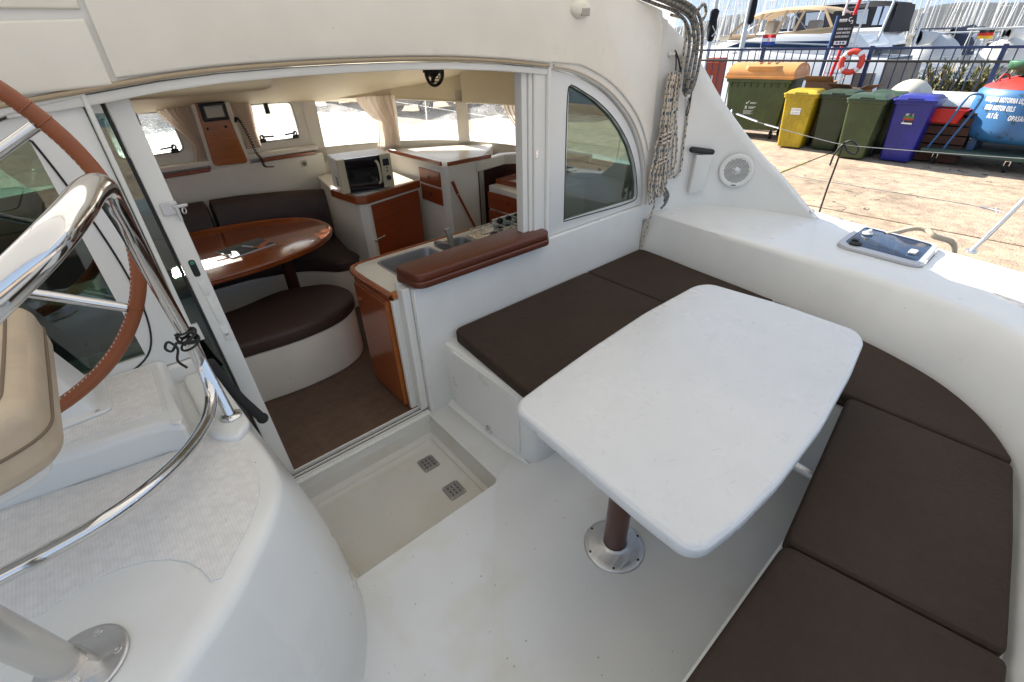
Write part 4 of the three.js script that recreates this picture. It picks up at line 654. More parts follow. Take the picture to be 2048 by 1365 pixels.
{ // coiled handset cord
  const t = thing('coiled_cord', 'black coiled handset cord hanging beside the wooden instrument panel', 'cord', [0.98, 1.06, -4.18]);
  const pts = [], path = new THREE.CatmullRomCurve3([V(-0.055, 0.30, 0), V(-0.045, 0.33, 0), V(-0.025, 0.30, 0.01), V(0.0, 0.20, 0.01), V(0.02, 0.08, 0.01), V(0.04, 0.03, 0.02), V(0.045, -0.02, 0.04), V(0.10, -0.03, 0.05)]);
  for (let i = 0; i <= 420; i++) { const s = i / 420, q = path.getPoint(s), a = s * Math.PI * 2 * 44; pts.push([q.x + 0.008 * Math.cos(a), q.y + 0.003 * Math.sin(a), q.z + 0.008 * Math.sin(a)]); }
  const g = new THREE.TubeGeometry(new THREE.CatmullRomCurve3(pts.map(p => V(...p))), 620, 0.003, 5); obj('cord', g, M.rubber, t);
}
obj('shelf_trim', box(1.03, 1.46, 1.058, 1.083, -4.222, -4.205, 0.005), M.cherry, boat);
obj('shelf_trim', box(0.10, 0.66, 1.05, 1.078, -4.222, -4.205, 0.005), M.cherry, boat);
obj('cabin_lining', box(-0.5, 1.52, 0.40, 1.062, -4.296, -4.215, 0.01), M.gelWarm, boat);
{ const s = part('power_socket', boat, [1.345, 1.0, -4.213]); obj('socket_plate', rbox(0.055, 0.055, 0.008, 0.003), mat({ color: C(0.62, 0.58, 0.46), roughness: 0.4 }), s); obj('socket_well', at(lathe([[0.019, 0], [0.019, 0.001], [0, 0.001]], 18), 0, 0, 0.0045, Math.PI / 2), mat({ color: C(0.2, 0.19, 0.16), roughness: 0.6 }), s); }
// ---- cupboard with the microwave oven
{
  const c = thing('saloon_cupboard', 'cream cupboard with cherry door and wood-edged top under the microwave', 'cupboard', [1.62, 0, -3.55]);
  const f = p => [p[0] - 1.62, p[1] + 3.55];
  const out = [[1.315, -3.62], [1.345, -3.28], [1.40, -3.245], [1.905, -3.365], [1.96, -4.02], [1.50, -4.20], [1.40, -4.15]].map(f);
  obj('carcass', prism(out.map(([x, z]) => [x * 0.95, z * 0.97]), -0.012, 0.865, 0.006), M.cabin, c);
  obj('worktop', prism(out.map(([x, z]) => [x * 0.985, z * 0.985]), 0.862, 0.895, 0.002), M.cabin, c);
  const edge = (a, b, w = 0.03) => { const A = f(a), B = f(b), L = Math.hypot(B[0] - A[0], B[1] - A[1]), g = rbox(L, 0.058, w, 0.008); g.rotateY(-Math.atan2(B[1] - A[1], B[0] - A[0])); g.translate((A[0] + B[0]) / 2, 0.878, (A[1] + B[1]) / 2); return g; };
  obj('wood_edge', [edge([1.312, -3.63], [1.348, -3.272]), edge([1.342, -3.280], [1.408, -3.242]), edge([1.395, -3.243], [1.915, -3.368])], M.cherry, c);
  const d = (() => { const A = f([1.435, -3.262]), B = f([1.895, -3.370]), L = Math.hypot(B[0] - A[0], B[1] - A[1]), g = rbox(L, 0.78, 0.02, 0.004); g.rotateY(-Math.atan2(B[1] - A[1], B[0] - A[0])); g.translate((A[0] + B[0]) / 2, 0.44, (A[1] + B[1]) / 2 + 0.002); return g; })();
  const dp = obj('cupboard_door', d, M.doorWood, c);
  obj('door_latch', [rbox(0.02, 0.03, 0.02, 0.004, -0.19, 0.575, 0.295), rod([-0.20, 0.575, 0.31], [-0.12, 0.585, 0.295], 0.008, 10), at(new THREE.SphereGeometry(0.013, 10, 8), -0.205, 0.575, 0.31)], M.steelWorn, c);
  const vg = []; for (const [yy, n] of [[0.38, 8], [0.16, 7]]) for (let k = 0; k < n; k++) vg.push(bar([-0.292, yy - k * 0.012, 0.075], [-0.272, yy - k * 0.012, 0.215], 0.006, 0.005));
  obj('vent_slot', vg, M.rubber, c);
  for (const yy of [0.34, 0.12]) { const A = [-0.2935, 0.065], B = [-0.2735, 0.225], L = Math.hypot(B[0] - A[0], B[1] - A[1]), g = rbox(L, 0.12, 0.004, 0.002); g.rotateY(-Math.atan2(B[1] - A[1], B[0] - A[0])); g.translate((A[0] + B[0]) / 2, yy, (A[1] + B[1]) / 2); obj('vent_plate', g, M.cabin, c); }
}
{
  const m = thing('microwave', 'cream and black microwave oven standing on the cupboard', 'microwave', [1.515, 0.896, -3.49], -0.155);
  m.scale.set(0.92, 0.95, 0.92);
  const cream = phys({ color: C(0.62, 0.54, 0.36), roughness: 0.35, clearcoat: 0.3 });
  obj('cabinet', rbox(0.42, 0.245, 0.28, 0.008, 0, 0.135, -0.02), M.paint, m);
  obj('front_frame', rbox(0.062, 0.248, 0.03, 0.008, -0.182, 0.135, 0.128), cream, m);
  obj('control_panel', rbox(0.092, 0.248, 0.03, 0.008, 0.165, 0.135, 0.128), cream, m);
  obj('door_glass', rbox(0.278, 0.244, 0.026, 0.004, -0.016, 0.135, 0.131), phys({ color: C(0.008, 0.008, 0.009), roughness: 0.08, clearcoat: 1 }), m);
  obj('handle', tube([[0.085, 0.22, 0.148], [0.092, 0.205, 0.168], [0.097, 0.14, 0.174], [0.094, 0.07, 0.168], [0.086, 0.055, 0.148]], 0.010, 30, 10), cream, m);
  obj('display', rbox(0.05, 0.05, 0.003, 0.001, 0.165, 0.20, 0.1445), M.black, m);
  obj('button', [at(lathe([[0, 0], [0.006, 0], [0.005, 0.004], [0, 0.004]], 12), 0.168, 0.158, 0.143, Math.PI / 2), at(lathe([[0, 0], [0.007, 0], [0.006, 0.004], [0, 0.004]], 12), 0.168, 0.135, 0.143, Math.PI / 2)], M.black, m);
  obj('dial', at(lathe([[0, 0], [0.020, 0], [0.018, 0.014], [0, 0.016]], 20), 0.170, 0.085, 0.143, Math.PI / 2), M.black, m);
  obj('dial_ring', at(new THREE.TorusGeometry(0.023, 0.004, 8, 24), 0.170, 0.085, 0.145), cream, m);
  const v = []; for (let i = 0; i < 5; i++) for (let j = 0; j < 5; j++) v.push(rbox(0.002, 0.008, 0.009, 0.0008, -0.2105, 0.055 + i * 0.015, -0.01 + j * 0.017)); obj('vent_hole', v, M.black, m);
  obj('foot', [cyl(0.012, 0.012, 0.013, -0.17, 0, 0.09), cyl(0.012, 0.012, 0.013, 0.17, 0, 0.09), cyl(0.012, 0.012, 0.013, -0.17, 0, -0.12), cyl(0.012, 0.012, 0.013, 0.17, 0, -0.12)], M.black, m);
}
// ---- tall chest with drawers beside the companionway
{
  const c = thing('drawer_chest', 'cream chest with two cherry drawers under the cabin windows', 'chest', [2.15, 0, -3.5]);
  const f = p => [p[0] - 2.15, p[1] + 3.5];
  const out = [[1.975, -4.02], [1.975, -3.12], [2.01, -3.075], [2.27, -3.065], [2.62, -3.35], [2.80, -3.52], [2.50, -3.78], [2.15, -3.99]].map(f);
  obj('carcass', prism(out, -0.012, 1.035, 0.008), M.cabin, c);
  const lid = (a, b) => { const A = f(a), B = f(b), L = Math.hypot(B[0] - A[0], B[1] - A[1]), g = rbox(L, 0.030, 0.018, 0.005); g.rotateY(-Math.atan2(B[1] - A[1], B[0] - A[0])); g.translate((A[0] + B[0]) / 2, 1.048, (A[1] + B[1]) / 2); return g; };
  obj('wood_fiddle', lid([1.985, -3.93], [1.988, -3.13]), M.cherry, c); obj('wood_fiddle', lid([2.015, -3.085], [2.42, -3.075]), M.cherry, c);
  for (const [y, h] of [[0.930, 0.112], [0.798, 0.128]]) { const d = part('drawer', c, [-0.176, y, 0.215]); obj('drawer_front', rbox(0.014, h, 0.30, 0.004), M.doorWood, d); obj('pull_ring', at(new THREE.TorusGeometry(0.011, 0.0025, 6, 18), -0.008, 0, -0.01, 0, Math.PI / 2), M.darkWood, d); }
  obj('handrail', [rod([-0.135, 0.928, 0.46], [-0.098, 0.83, 0.46], 0.013, 14), rod([-0.098, 0.83, 0.46], [0.065, 0.49, 0.46], 0.010, 14)], M.cherry, c);
  obj('rail_bracket', [at(new THREE.TorusGeometry(0.014, 0.005, 8, 16), -0.095, 0.825, 0.458, 1.2), rod([-0.095, 0.825, 0.44], [-0.095, 0.825, 0.46], 0.005)], M.steelWorn, c);
}
obj('companionway_step', box(2.29, 3.0, -0.5, 0.42, -3.35, -3.30, 0.01), M.darkWood, boat);
obj('companionway_lining', [box(2.285, 2.30, 0.0, 1.0, -3.14, -3.08, 0.003), box(2.36, 2.95, -0.2, 0.985, -3.22, -3.20, 0.003)], M.darkWood, boat);
obj('companionway_header', [prism([[2.26, -3.07], [2.60, -3.20], [3.06, -2.95], [3.09, -2.6], [3.0, -2.55], [2.93, -2.86], [2.58, -3.10], [2.27, -3.04]], 0.955, 1.03, 0.01)], M.cabin, boat);
{
  const c = thing('low_chest', 'cream low chest with cherry drawers behind the cooker', 'chest', [2.6, 0, -2.8]);
  const f = p => [p[0] - 2.6, p[1] + 2.8];
  obj('carcass', prism([[2.345, -3.02], [2.315, -2.54], [2.95, -2.54], [3.02, -3.0]].map(f), -0.012, 0.848, 0.008), M.cabin, c);
  for (const [y, h] of [[0.745, 0.13], [0.60, 0.13]]) { const d = part('drawer', c, [-0.278, y, 0.02]); d.rotation.y = 0.06; obj('drawer_front', rbox(0.014, h, 0.42, 0.004), M.doorWood, d); obj('pull_ring', at(new THREE.TorusGeometry(0.012, 0.003, 6, 18), -0.008, 0.01, 0.03, 0, Math.PI / 2), M.darkWood, d); }
  obj('wood_fiddle', [bar([-0.17, 0.862, -0.22], [-0.13, 0.862, 0.24], 0.03, 0.035), bar([-0.17, 0.862, -0.22], [0.40, 0.862, -0.25], 0.035, 0.03)], M.cherry, c);
}
// ---- galley
{
  const g = thing('galley_unit', 'galley counter with double steel sink and cherry cupboard door', 'counter', [1.6, 0, -2.25]);
  const f = p => [p[0] - 1.6, p[1] + 2.25];
  const s1 = roundPoly([[1.045, -2.435], [1.390, -2.435], [1.390, -2.09], [1.045, -2.09]].map(f), 0.05, 6), s2 = roundPoly([[1.425, -2.435], [1.650, -2.435], [1.650, -2.14], [1.425, -2.14]].map(f), 0.05, 6);
  const top = roundPoly([[0.905, -1.992], [0.905, -2.45], [0.965, -2.497], [2.40, -2.497], [2.40, -1.992]].map(f), [0, 0.03, 0.03, 0, 0]);
  obj('worktop', prism(top, 0.722, 0.750, 0.002, [s1, s2]), M.gelWarm, g);
  const rim = h => h.map(([x, z]) => [x, z]);
  for (const s of [s1, s2]) {
    const cx = s.reduce((a, p) => a + p[0], 0) / s.length, cz = s.reduce((a, p) => a + p[1], 0) / s.length, ring = (k, y) => { const q = s.map(p => [lerp(p[0], cx, k), y, lerp(p[1], cz, k)]); q.push(q[0].slice()); return q; };
    obj('sink_bowl', loft([ring(-0.07, 0.7515), ring(-0.06, 0.7535), ring(0.0, 0.7530), ring(0.015, 0.745), ring(0.06, 0.62), ring(0.10, 0.60), ring(0.3, 0.596), ring(1, 0.594)], false, 0.9), M.sink, g);
  }
  obj('wood_edge', [tube([[-0.70, 0.738, 0.255], [-0.703, 0.738, -0.19], [-0.68, 0.738, -0.235], [-0.63, 0.738, -0.250], [0.80, 0.738, -0.250]], 0.018, 100, 10)], M.cherry, g);
  obj('cupboard_side', [prism([[0.895, -1.995], [0.895, -2.44], [2.38, -2.46], [2.38, -1.995]].map(f), -0.012, 0.720, 0.003, [s1, s2].map(s => { const cx = s.reduce((a, p) => a + p[0], 0) / s.length, cz = s.reduce((a, p) => a + p[1], 0) / s.length; return s.map(p => [lerp(cx, p[0], 1.03), lerp(cz, p[1], 1.03)]); }))], M.cherry, g);
  obj('cupboard_door', box(-0.722, -0.704, 0.02, 0.685, -0.17, 0.195, 0.004), M.cherry, g);
  obj('door_stop', box(-0.722, -0.704, 0.02, 0.70, 0.20, 0.212, 0.002), M.ply, g);
  obj('door_knob', at(lathe([[0, 0], [0.012, 0], [0.013, 0.006], [0.008, 0.012], [0, 0.013]], 16), -0.722, 0.60, -0.12, 0, 0, Math.PI / 2), M.cherry, g);
  obj('chipped_corner', [prism([[-0.706, 0.225], [-0.66, 0.225], [-0.64, 0.262], [-0.70, 0.266]], 0.728, 0.756, 0.004)], M.ply, g);
  obj('tap', [cyl(0.017, 0.014, 0.03, -0.135, 0.750, -0.03), bar([-0.13, 0.775, -0.03], [-0.147, 0.885, -0.045], 0.034, 0.016), rod([-0.135, 0.79, -0.03], [-0.19, 0.80, -0.10], 0.008, 12), rod([-0.19, 0.80, -0.10], [-0.20, 0.79, -0.115], 0.010, 12)], mat({ color: C(0.30, 0.28, 0.25), metalness: 0.6, roughness: 0.4 }), g);
}
{
  const c = thing('gas_cooker', 'steel gas cooker top with wire pan grid beside the sink', 'cooker', [1.92, 0.751, -2.26]);
  obj('hob_plate', prism(roundPoly([[-0.255, -0.165], [0.30, -0.165], [0.30, 0.17], [-0.255, 0.17]], 0.015), 0, 0.012, 0.004), M.steelWorn, c);
  for (const [x, z] of [[-0.12, 0.0], [0.14, 0.02]]) { obj('burner', at(lathe([[0.045, 0], [0.045, 0.012], [0.03, 0.018], [0.03, 0.026], [0, 0.028]], 24), x, 0.012, z), M.black, c); obj('burner_ring', at(new THREE.TorusGeometry(0.05, 0.004, 8, 28), x, 0.016, z, Math.PI / 2), M.steelWorn, c); }
  const w = []; for (const x of [-0.22, -0.13, -0.04, 0.05, 0.14, 0.23]) w.push(rod([x, 0.045, -0.14], [x, 0.045, 0.14], 0.003, 6), rod([x, 0.012, -0.14], [x, 0.045, -0.14], 0.003, 6)); for (const z of [-0.14, 0, 0.14]) w.push(rod([-0.23, 0.045, z], [0.25, 0.045, z], 0.003, 6));
  obj('pan_grid', w, M.steelWorn, c);
  obj('control_panel', box(-0.03, 0.30, 0.012, 0.058, -0.165, -0.145, 0.003), M.steelBrushed, c);
  for (let k = 0; k < 4; k++) obj('knob', at(lathe([[0, 0], [0.021, 0], [0.020, 0.018], [0.016, 0.022], [0, 0.022]], 18), 0.02 + k * 0.075, 0.042, -0.145, Math.PI / 2), M.black, c);
}
{
  const l = thing('galley_ledge', 'thick varnished teak ledge capping the bulkhead over the galley', 'ledge', [1.42, 0.80, -1.94]);
  const o = roundPoly([[0.945, -2.035], [0.975, -1.845], [1.845, -1.835], [1.875, -1.87], [1.875, -1.985], [1.80, -2.06]].map(p => [p[0] - 1.42, p[1] + 1.94]), [0.04, 0.06, 0.03, 0.02, 0.03, 0.04], 5);
  obj('lower_board', prism(o, 0.0, 0.036, 0.008, [], 3), M.teak, l);
  obj('upper_board', prism(o.map(([x, z]) => [x * 0.99 - 0.003, z * 0.97 + 0.001]), 0.0365, 0.078, 0.008, [], 3), M.teak, l);
}
// ---- fan on the head lining
{
  const t = thing('cabin_fan', 'small black caged fan hanging under the cabin roof', 'fan', [1.675, 1.735, -2.62], 0.25);
  const cage = []; for (let k = 1; k <= 4; k++) cage.push(at(new THREE.TorusGeometry(0.018 * k - 0.004, 0.0026, 6, 30), 0, -0.065, 0.03 - k * 0.003)); for (let k = 0; k < 6; k++) { const a = k * Math.PI / 3; cage.push(rod([0, -0.065, 0.032], [0.066 * Math.cos(a), -0.065 + 0.066 * Math.sin(a), 0.016], 0.0026, 6)); }
  obj('cage', cage, M.black, t); obj('outer_ring', at(new THREE.TorusGeometry(0.068, 0.008, 10, 36), 0, -0.065, 0.005), M.black, t);
  obj('motor', at(lathe([[0, 0.02], [0.024, 0.018], [0.026, -0.03], [0, -0.034]], 20), 0, -0.065, 0, Math.PI / 2), M.black, t);
  obj('bracket', [tube([[-0.075, -0.065, 0], [-0.072, -0.02, 0], [-0.03, 0.005, 0], [0.03, 0.005, 0], [0.072, -0.02, 0], [0.075, -0.065, 0]], 0.006, 30, 8)], M.black, t);
  for (let k = 0; k < 3; k++) obj('blade', at(rbox(0.045, 0.022, 0.002, 0.001, 0.038, 0, 0), 0, 0, 0, 0.5, 0, 0).rotateZ(k * 2.094).translate(0, -0.065, 0.012), M.black, t);
}
// ---- curtains
function curtain(label, top0, top1, pinch0, pinch1, y1, y0, yp, tie) {
  const N = 56, Mr = 16, rows = [];
  for (let j = 0; j <= Mr; j++) {
    const s = j / Mr, y = lerp(y1, y0, s), row = [], b = tie ? Math.min(1, s / tie) : 0, q = tie && s > tie ? (s - tie) / (1 - tie) : 0;
    for (let i = 0; i <= N; i++) {
      const u = i / N, A = [lerp(top0[0], top1[0], u), lerp(top0[1], top1[1], u)], B = [lerp(pinch0[0], pinch1[0], u), lerp(pinch0[1], pinch1[1], u)];
      const e = b * b * (3 - 2 * b), k = e - 0.25 * q, x = lerp(A[0], B[0], k), z = lerp(A[1], B[1], k), w = 0.010 * Math.sin(u * 50 + Math.sin(u * 9) * 2) + 0.004 * Math.sin(u * 113 + j * 0.2);
      row.push([x + w * 0.5, y, z + w + 0.012]);
    }
    rows.push(row);
  }
  return tag(obj('curtain', loft(rows, false, 0), M.curtain), label, 'curtain', 'cabin curtains');
}
curtain('cream pleated curtain between the two forward windows behind the microwave', [1.86, -4.14], [2.14, -4.0], [1.99, -4.075], [2.13, -3.995], 1.455, 1.06, 0, 0.65);
curtain('narrow cream curtain tied back beside the rearmost starboard windows', [2.86, -3.44], [3.0, -3.19], [2.95, -3.30], [2.99, -3.20], 1.355, 0.97, 0, 0.75);
curtain('cream curtain tied back on the left of the instrument panel', [0.47, -4.27], [0.68, -4.27], [0.62, -4.26], [0.69, -4.26], 1.50, 1.10, 0, 0.72);
curtain('cream curtain gathered on the right of the instrument panel', [0.93, -4.27], [1.08, -4.27], [0.97, -4.26], [1.06, -4.26], 1.50, 1.16, 0, 0.6);
curtain('cream curtain seen through the port cockpit window beside the wheel', [-0.72, -3.9], [-0.50, -4.02], [-0.66, -3.92], [-0.58, -3.97], 1.43, 1.0, 0, 0.7);
// ================================================================ quay
const QY = -0.2;
const mQuay = mat({ color: C(0.60, 0.575, 0.545), map: tQuay, roughness: 0.92, bumpMap: tQuayB, bumpScale: 0.006 });
const mQuay2 = mat({ color: C(0.56, 0.54, 0.515), map: tQuay, roughness: 0.92, bumpMap: tQuayB, bumpScale: 0.006 });
{
  const q = new THREE.Group(); q.name = 'quay'; scene.add(q); structure(q);
  obj('quay_bed', [new THREE.BoxGeometry(10.0, 1.6, 130).translate(9.62, -1.025, -30)], mat({ color: C(0.10, 0.09, 0.075), roughness: 1 }), q);
  const xs = [4.6, 7.3, 10.15, 14.7], zs = []; for (let z = 16.8; z > -92; z -= 5.02) zs.push(z);
  zs.sort((a, b) => a - b); const shift = zs.reduce((m, z) => Math.abs(z + 3.29) < Math.abs(m) ? z + 3.29 : m, 99); const Z = zs.map(z => z - shift);
  for (let i = 0; i < xs.length - 1; i++) for (let k = 0; k < Z.length - 1; k++) { const g = box(xs[i] + 0.013, xs[i + 1] - 0.013, QY - 0.12, QY + rr(-0.006, 0.004), Z[k] + 0.013, Z[k + 1] - 0.013, 0.012); const m = obj('slab', g, (i + k) % 3 ? mQuay : mQuay2, q); }
  obj('quay_bed', [new THREE.BoxGeometry(30, 1.6, 14).translate(-10.4, -1.03, 10.6)], mat({ color: C(0.10, 0.09, 0.075), roughness: 1 }), q);  // quay astern, out of view, placed to bounce sunlight onto the fascia
  for (let i = 0; i < 6; i++) for (let k = 0; k < 3; k++) obj('slab', box(4.59 - (i + 1) * 5 + 0.008, 4.59 - i * 5 - 0.008, QY - 0.12, QY + rr(-0.006, 0.004), 3.6 + k * 4.66 + 0.008, 3.6 + (k + 1) * 4.66 - 0.008, 0.012), (i + k) % 3 ? mQuay : mQuay2, q);
  obj('quay_wall', box(4.35, 4.62, -1.9, QY - 0.02, -90, 20, 0.03), mat({ color: C(0.26, 0.245, 0.225), map: tQuay, roughness: 0.95 }), q);
}
{ // moss growing in the slab joint near the bins
  const pts = []; const g = []; for (let k = 0; k < 160; k++) { const x = rr(8.7, 10.0), s = rr(0.004, 0.016); g.push(at(new THREE.IcosahedronGeometry(s, 0), x, QY + 0.0, -3.29 + rr(-0.016, 0.016))); }
  const m = obj('joint_moss', g, mat({ color: C(0.20, 0.19, 0.03), roughness: 1 })); m.userData = { kind: 'stuff', label: 'yellow green moss growing along the slab joint', category: 'moss' };
}
{ const w = obj('water', new THREE.PlaneGeometry(3000, 3000, 1, 1).rotateX(-Math.PI / 2).translate(0, -1.35, 0), phys({ color: C(0.018, 0.040, 0.048), roughness: 0.12, bumpMap: tWave, bumpScale: 0.05 })); structure(w); }
// ---------------------------------------------------------------- wheeled bins
const spB = specks(512, 260, 0.8, 3.2, 77);
const tGrime = dataTex(512, (u, v, i, j) => { const a = fbm(u, v, 4, 5), b = fbm(u + 0.4, v + 0.2, 32, 2), w = vn(u * 40, v * 3, 64), k = 0.80 + 0.30 * (a - 0.4) + 0.10 * (b - 0.5) + 0.16 * (w - 0.5) * a - 0.22 * spB[j * 512 + i] * (a > 0.5 ? 1 : 0.2); return [k, k * 0.985, k * 0.95]; }, 0.9);
function binMat(c) { return phys({ color: C(...c), map: tGrime, roughness: 0.42, bumpMap: tVinylB, bumpScale: 0.001, clearcoat: 0.1, clearcoatRoughness: 0.4 }); }
function wheeledBin(name, label, pos, turn, col, lidCol) {
  const t = thing(name, label, 'bin', pos, turn, 'wheeled bins on the quay'), mb = binMat(col), ml = binMat(lidCol || col);
  const ring = (y, w, d, dz, r = 0.05) => { const q = roundPoly([[-w / 2, -d / 2], [w / 2, -d / 2], [w / 2, d / 2], [-w / 2, d / 2]], r, 4).map(p => [p[0], y, p[1] + dz]); q.push(q[0].slice()); return q; };
  obj('body', loft([ring(0.035, 0.40, 0.46, 0.03), ring(0.03, 0.43, 0.50, 0.03), ring(0.06, 0.445, 0.515, 0.03), ring(0.30, 0.475, 0.555, 0.02), ring(0.90, 0.55, 0.66, 0.0), ring(0.93, 0.555, 0.67, 0), ring(0.935, 0.60, 0.71, 0), ring(0.985, 0.605, 0.715, 0), ring(0.99, 0.56, 0.68, 0), ring(0.90, 0.54, 0.65, 0)], true, 0.7), mb, t);
  obj('bottom', box(-0.2, 0.2, 0.028, 0.045, -0.2, 0.25, 0.005), mb, t);
  const lr = (y, w, d, dz) => ring(y, w, d, dz, 0.06);
  const l = obj('lid', loft([lr(0.985, 0.60, 0.73, 0.01), lr(0.992, 0.625, 0.755, 0.012), lr(1.012, 0.62, 0.75, 0.012), lr(1.022, 0.56, 0.66, 0.0), lr(1.045, 0.53, 0.60, -0.01), lr(1.065, 0.47, 0.52, -0.015), lr(1.070, 0.2, 0.25, -0.015), lr(1.071, 0.02, 0.02, -0.015)], true, 0.7), ml, t);
  obj('lid_grip', [rbox(0.22, 0.03, 0.05, 0.01, 0, 1.025, 0.36)], ml, l);
  obj('rear_handle', [rod([-0.22, 0.99, -0.40], [0.22, 0.99, -0.40], 0.017, 12), bar([-0.22, 0.99, -0.40], [-0.22, 0.95, -0.34], 0.03, 0.04), bar([0.22, 0.99, -0.40], [0.22, 0.95, -0.34], 0.03, 0.04)], mb, t);
  for (const s of [-1, 1]) { const w = obj('wheel', at(lathe([[0.03, -0.025], [0.10, -0.025], [0.106, -0.015], [0.106, 0.015], [0.10, 0.025], [0.03, 0.025]], 24), s * 0.245, 0.106, -0.21, 0, 0, Math.PI / 2), M.rubber, t); }
  obj('axle', rod([-0.25, 0.106, -0.21], [0.25, 0.106, -0.21], 0.012), M.steelWorn, t);
  return t;
}
function printPlate(w, h, draw, px, pxh) { const cv = document.createElement('canvas'); cv.width = px; cv.height = pxh; draw(cv.getContext('2d'), px, pxh); const tx = new THREE.CanvasTexture(cv); tx.colorSpace = THREE.SRGBColorSpace; return { g: new THREE.PlaneGeometry(w, h), m: mat({ map: tx, roughness: 0.5 }) }; }
const R90 = -Math.PI / 2, front = a => -Math.PI / 2 + a;
const yb = wheeledBin('wheeled_bin', 'yellow wheeled bin with white plastic sign beside the big container', [11.33, QY, -4.12], front(0.10), [0.66, 0.48, 0.015]);
{ const p = printPlate(0.185, 0.13, (x, w, h) => { x.fillStyle = '#f4f2e8'; x.fillRect(0, 0, w, h); x.strokeStyle = '#333'; x.lineWidth = 5; x.strokeRect(4, 4, w - 8, h - 8); x.fillStyle = '#2a2a2a'; x.font = 'italic 50px serif'; x.textAlign = 'center'; x.fillText('PLASTIKA', w / 2, 78, w - 20); x.fillText('PLASTIC', w / 2, 148, w - 40); }, 256, 180);
  const s = obj('paper_sign', p.g.rotateX(-0.09).translate(-0.02, 0.70, 0.327), p.m, yb, true); }
wheeledBin('wheeled_bin', 'dark green wheeled bin standing back between yellow and green bins', [11.52, QY, -3.52], front(0.06), [0.032, 0.06, 0.022]);
wheeledBin('wheeled_bin', 'green wheeled bin in front, left of the blue bin', [11.0, QY, -2.88], front(0.05), [0.055, 0.095, 0.028], [0.04, 0.085, 0.035]);
wheeledBin('wheeled_bin', 'green wheeled bin hidden behind the front green bin, lid showing', [11.75, QY, -2.80], front(0.02), [0.04, 0.075, 0.03], [0.03, 0.07, 0.03]);
const bb = wheeledBin('wheeled_bin', 'blue wheeled bin with a striped sticker', [11.22, QY, -2.22], front(0.0), [0.022, 0.028, 0.36]);
{ const p = printPlate(0.15, 0.19, (x, w, h) => { x.fillStyle = '#2b2f33'; x.fillRect(0, 0, w, h); x.fillStyle = '#3f7a2e'; x.fillRect(0, h * 0.36, w, h * 0.17); x.fillStyle = '#b32a24'; x.fillRect(0, h * 0.53, w, h * 0.15); x.fillStyle = '#23272b'; x.fillRect(0, h * 0.68, w, h * 0.2); x.fillStyle = '#e8e8e2'; x.fillRect(0, h * 0.88, w, h * 0.12); for (let k = 0; k < 3; k++) x.fillRect(14, 16 + k * 14, 50 - k * 6, 7); x.beginPath(); x.arc(w - 26, 24, 9, 0, 7); x.strokeStyle = '#ddd'; x.lineWidth = 3; x.stroke(); x.beginPath(); x.arc(w - 26, 50, 8, 0, 7); x.stroke(); x.fillRect(12, h * 0.74, 6, 16); }, 128, 168);
  obj('sticker', p.g.rotateX(-0.09).translate(0.0, 0.73, 0.331), p.m, bb, true); }
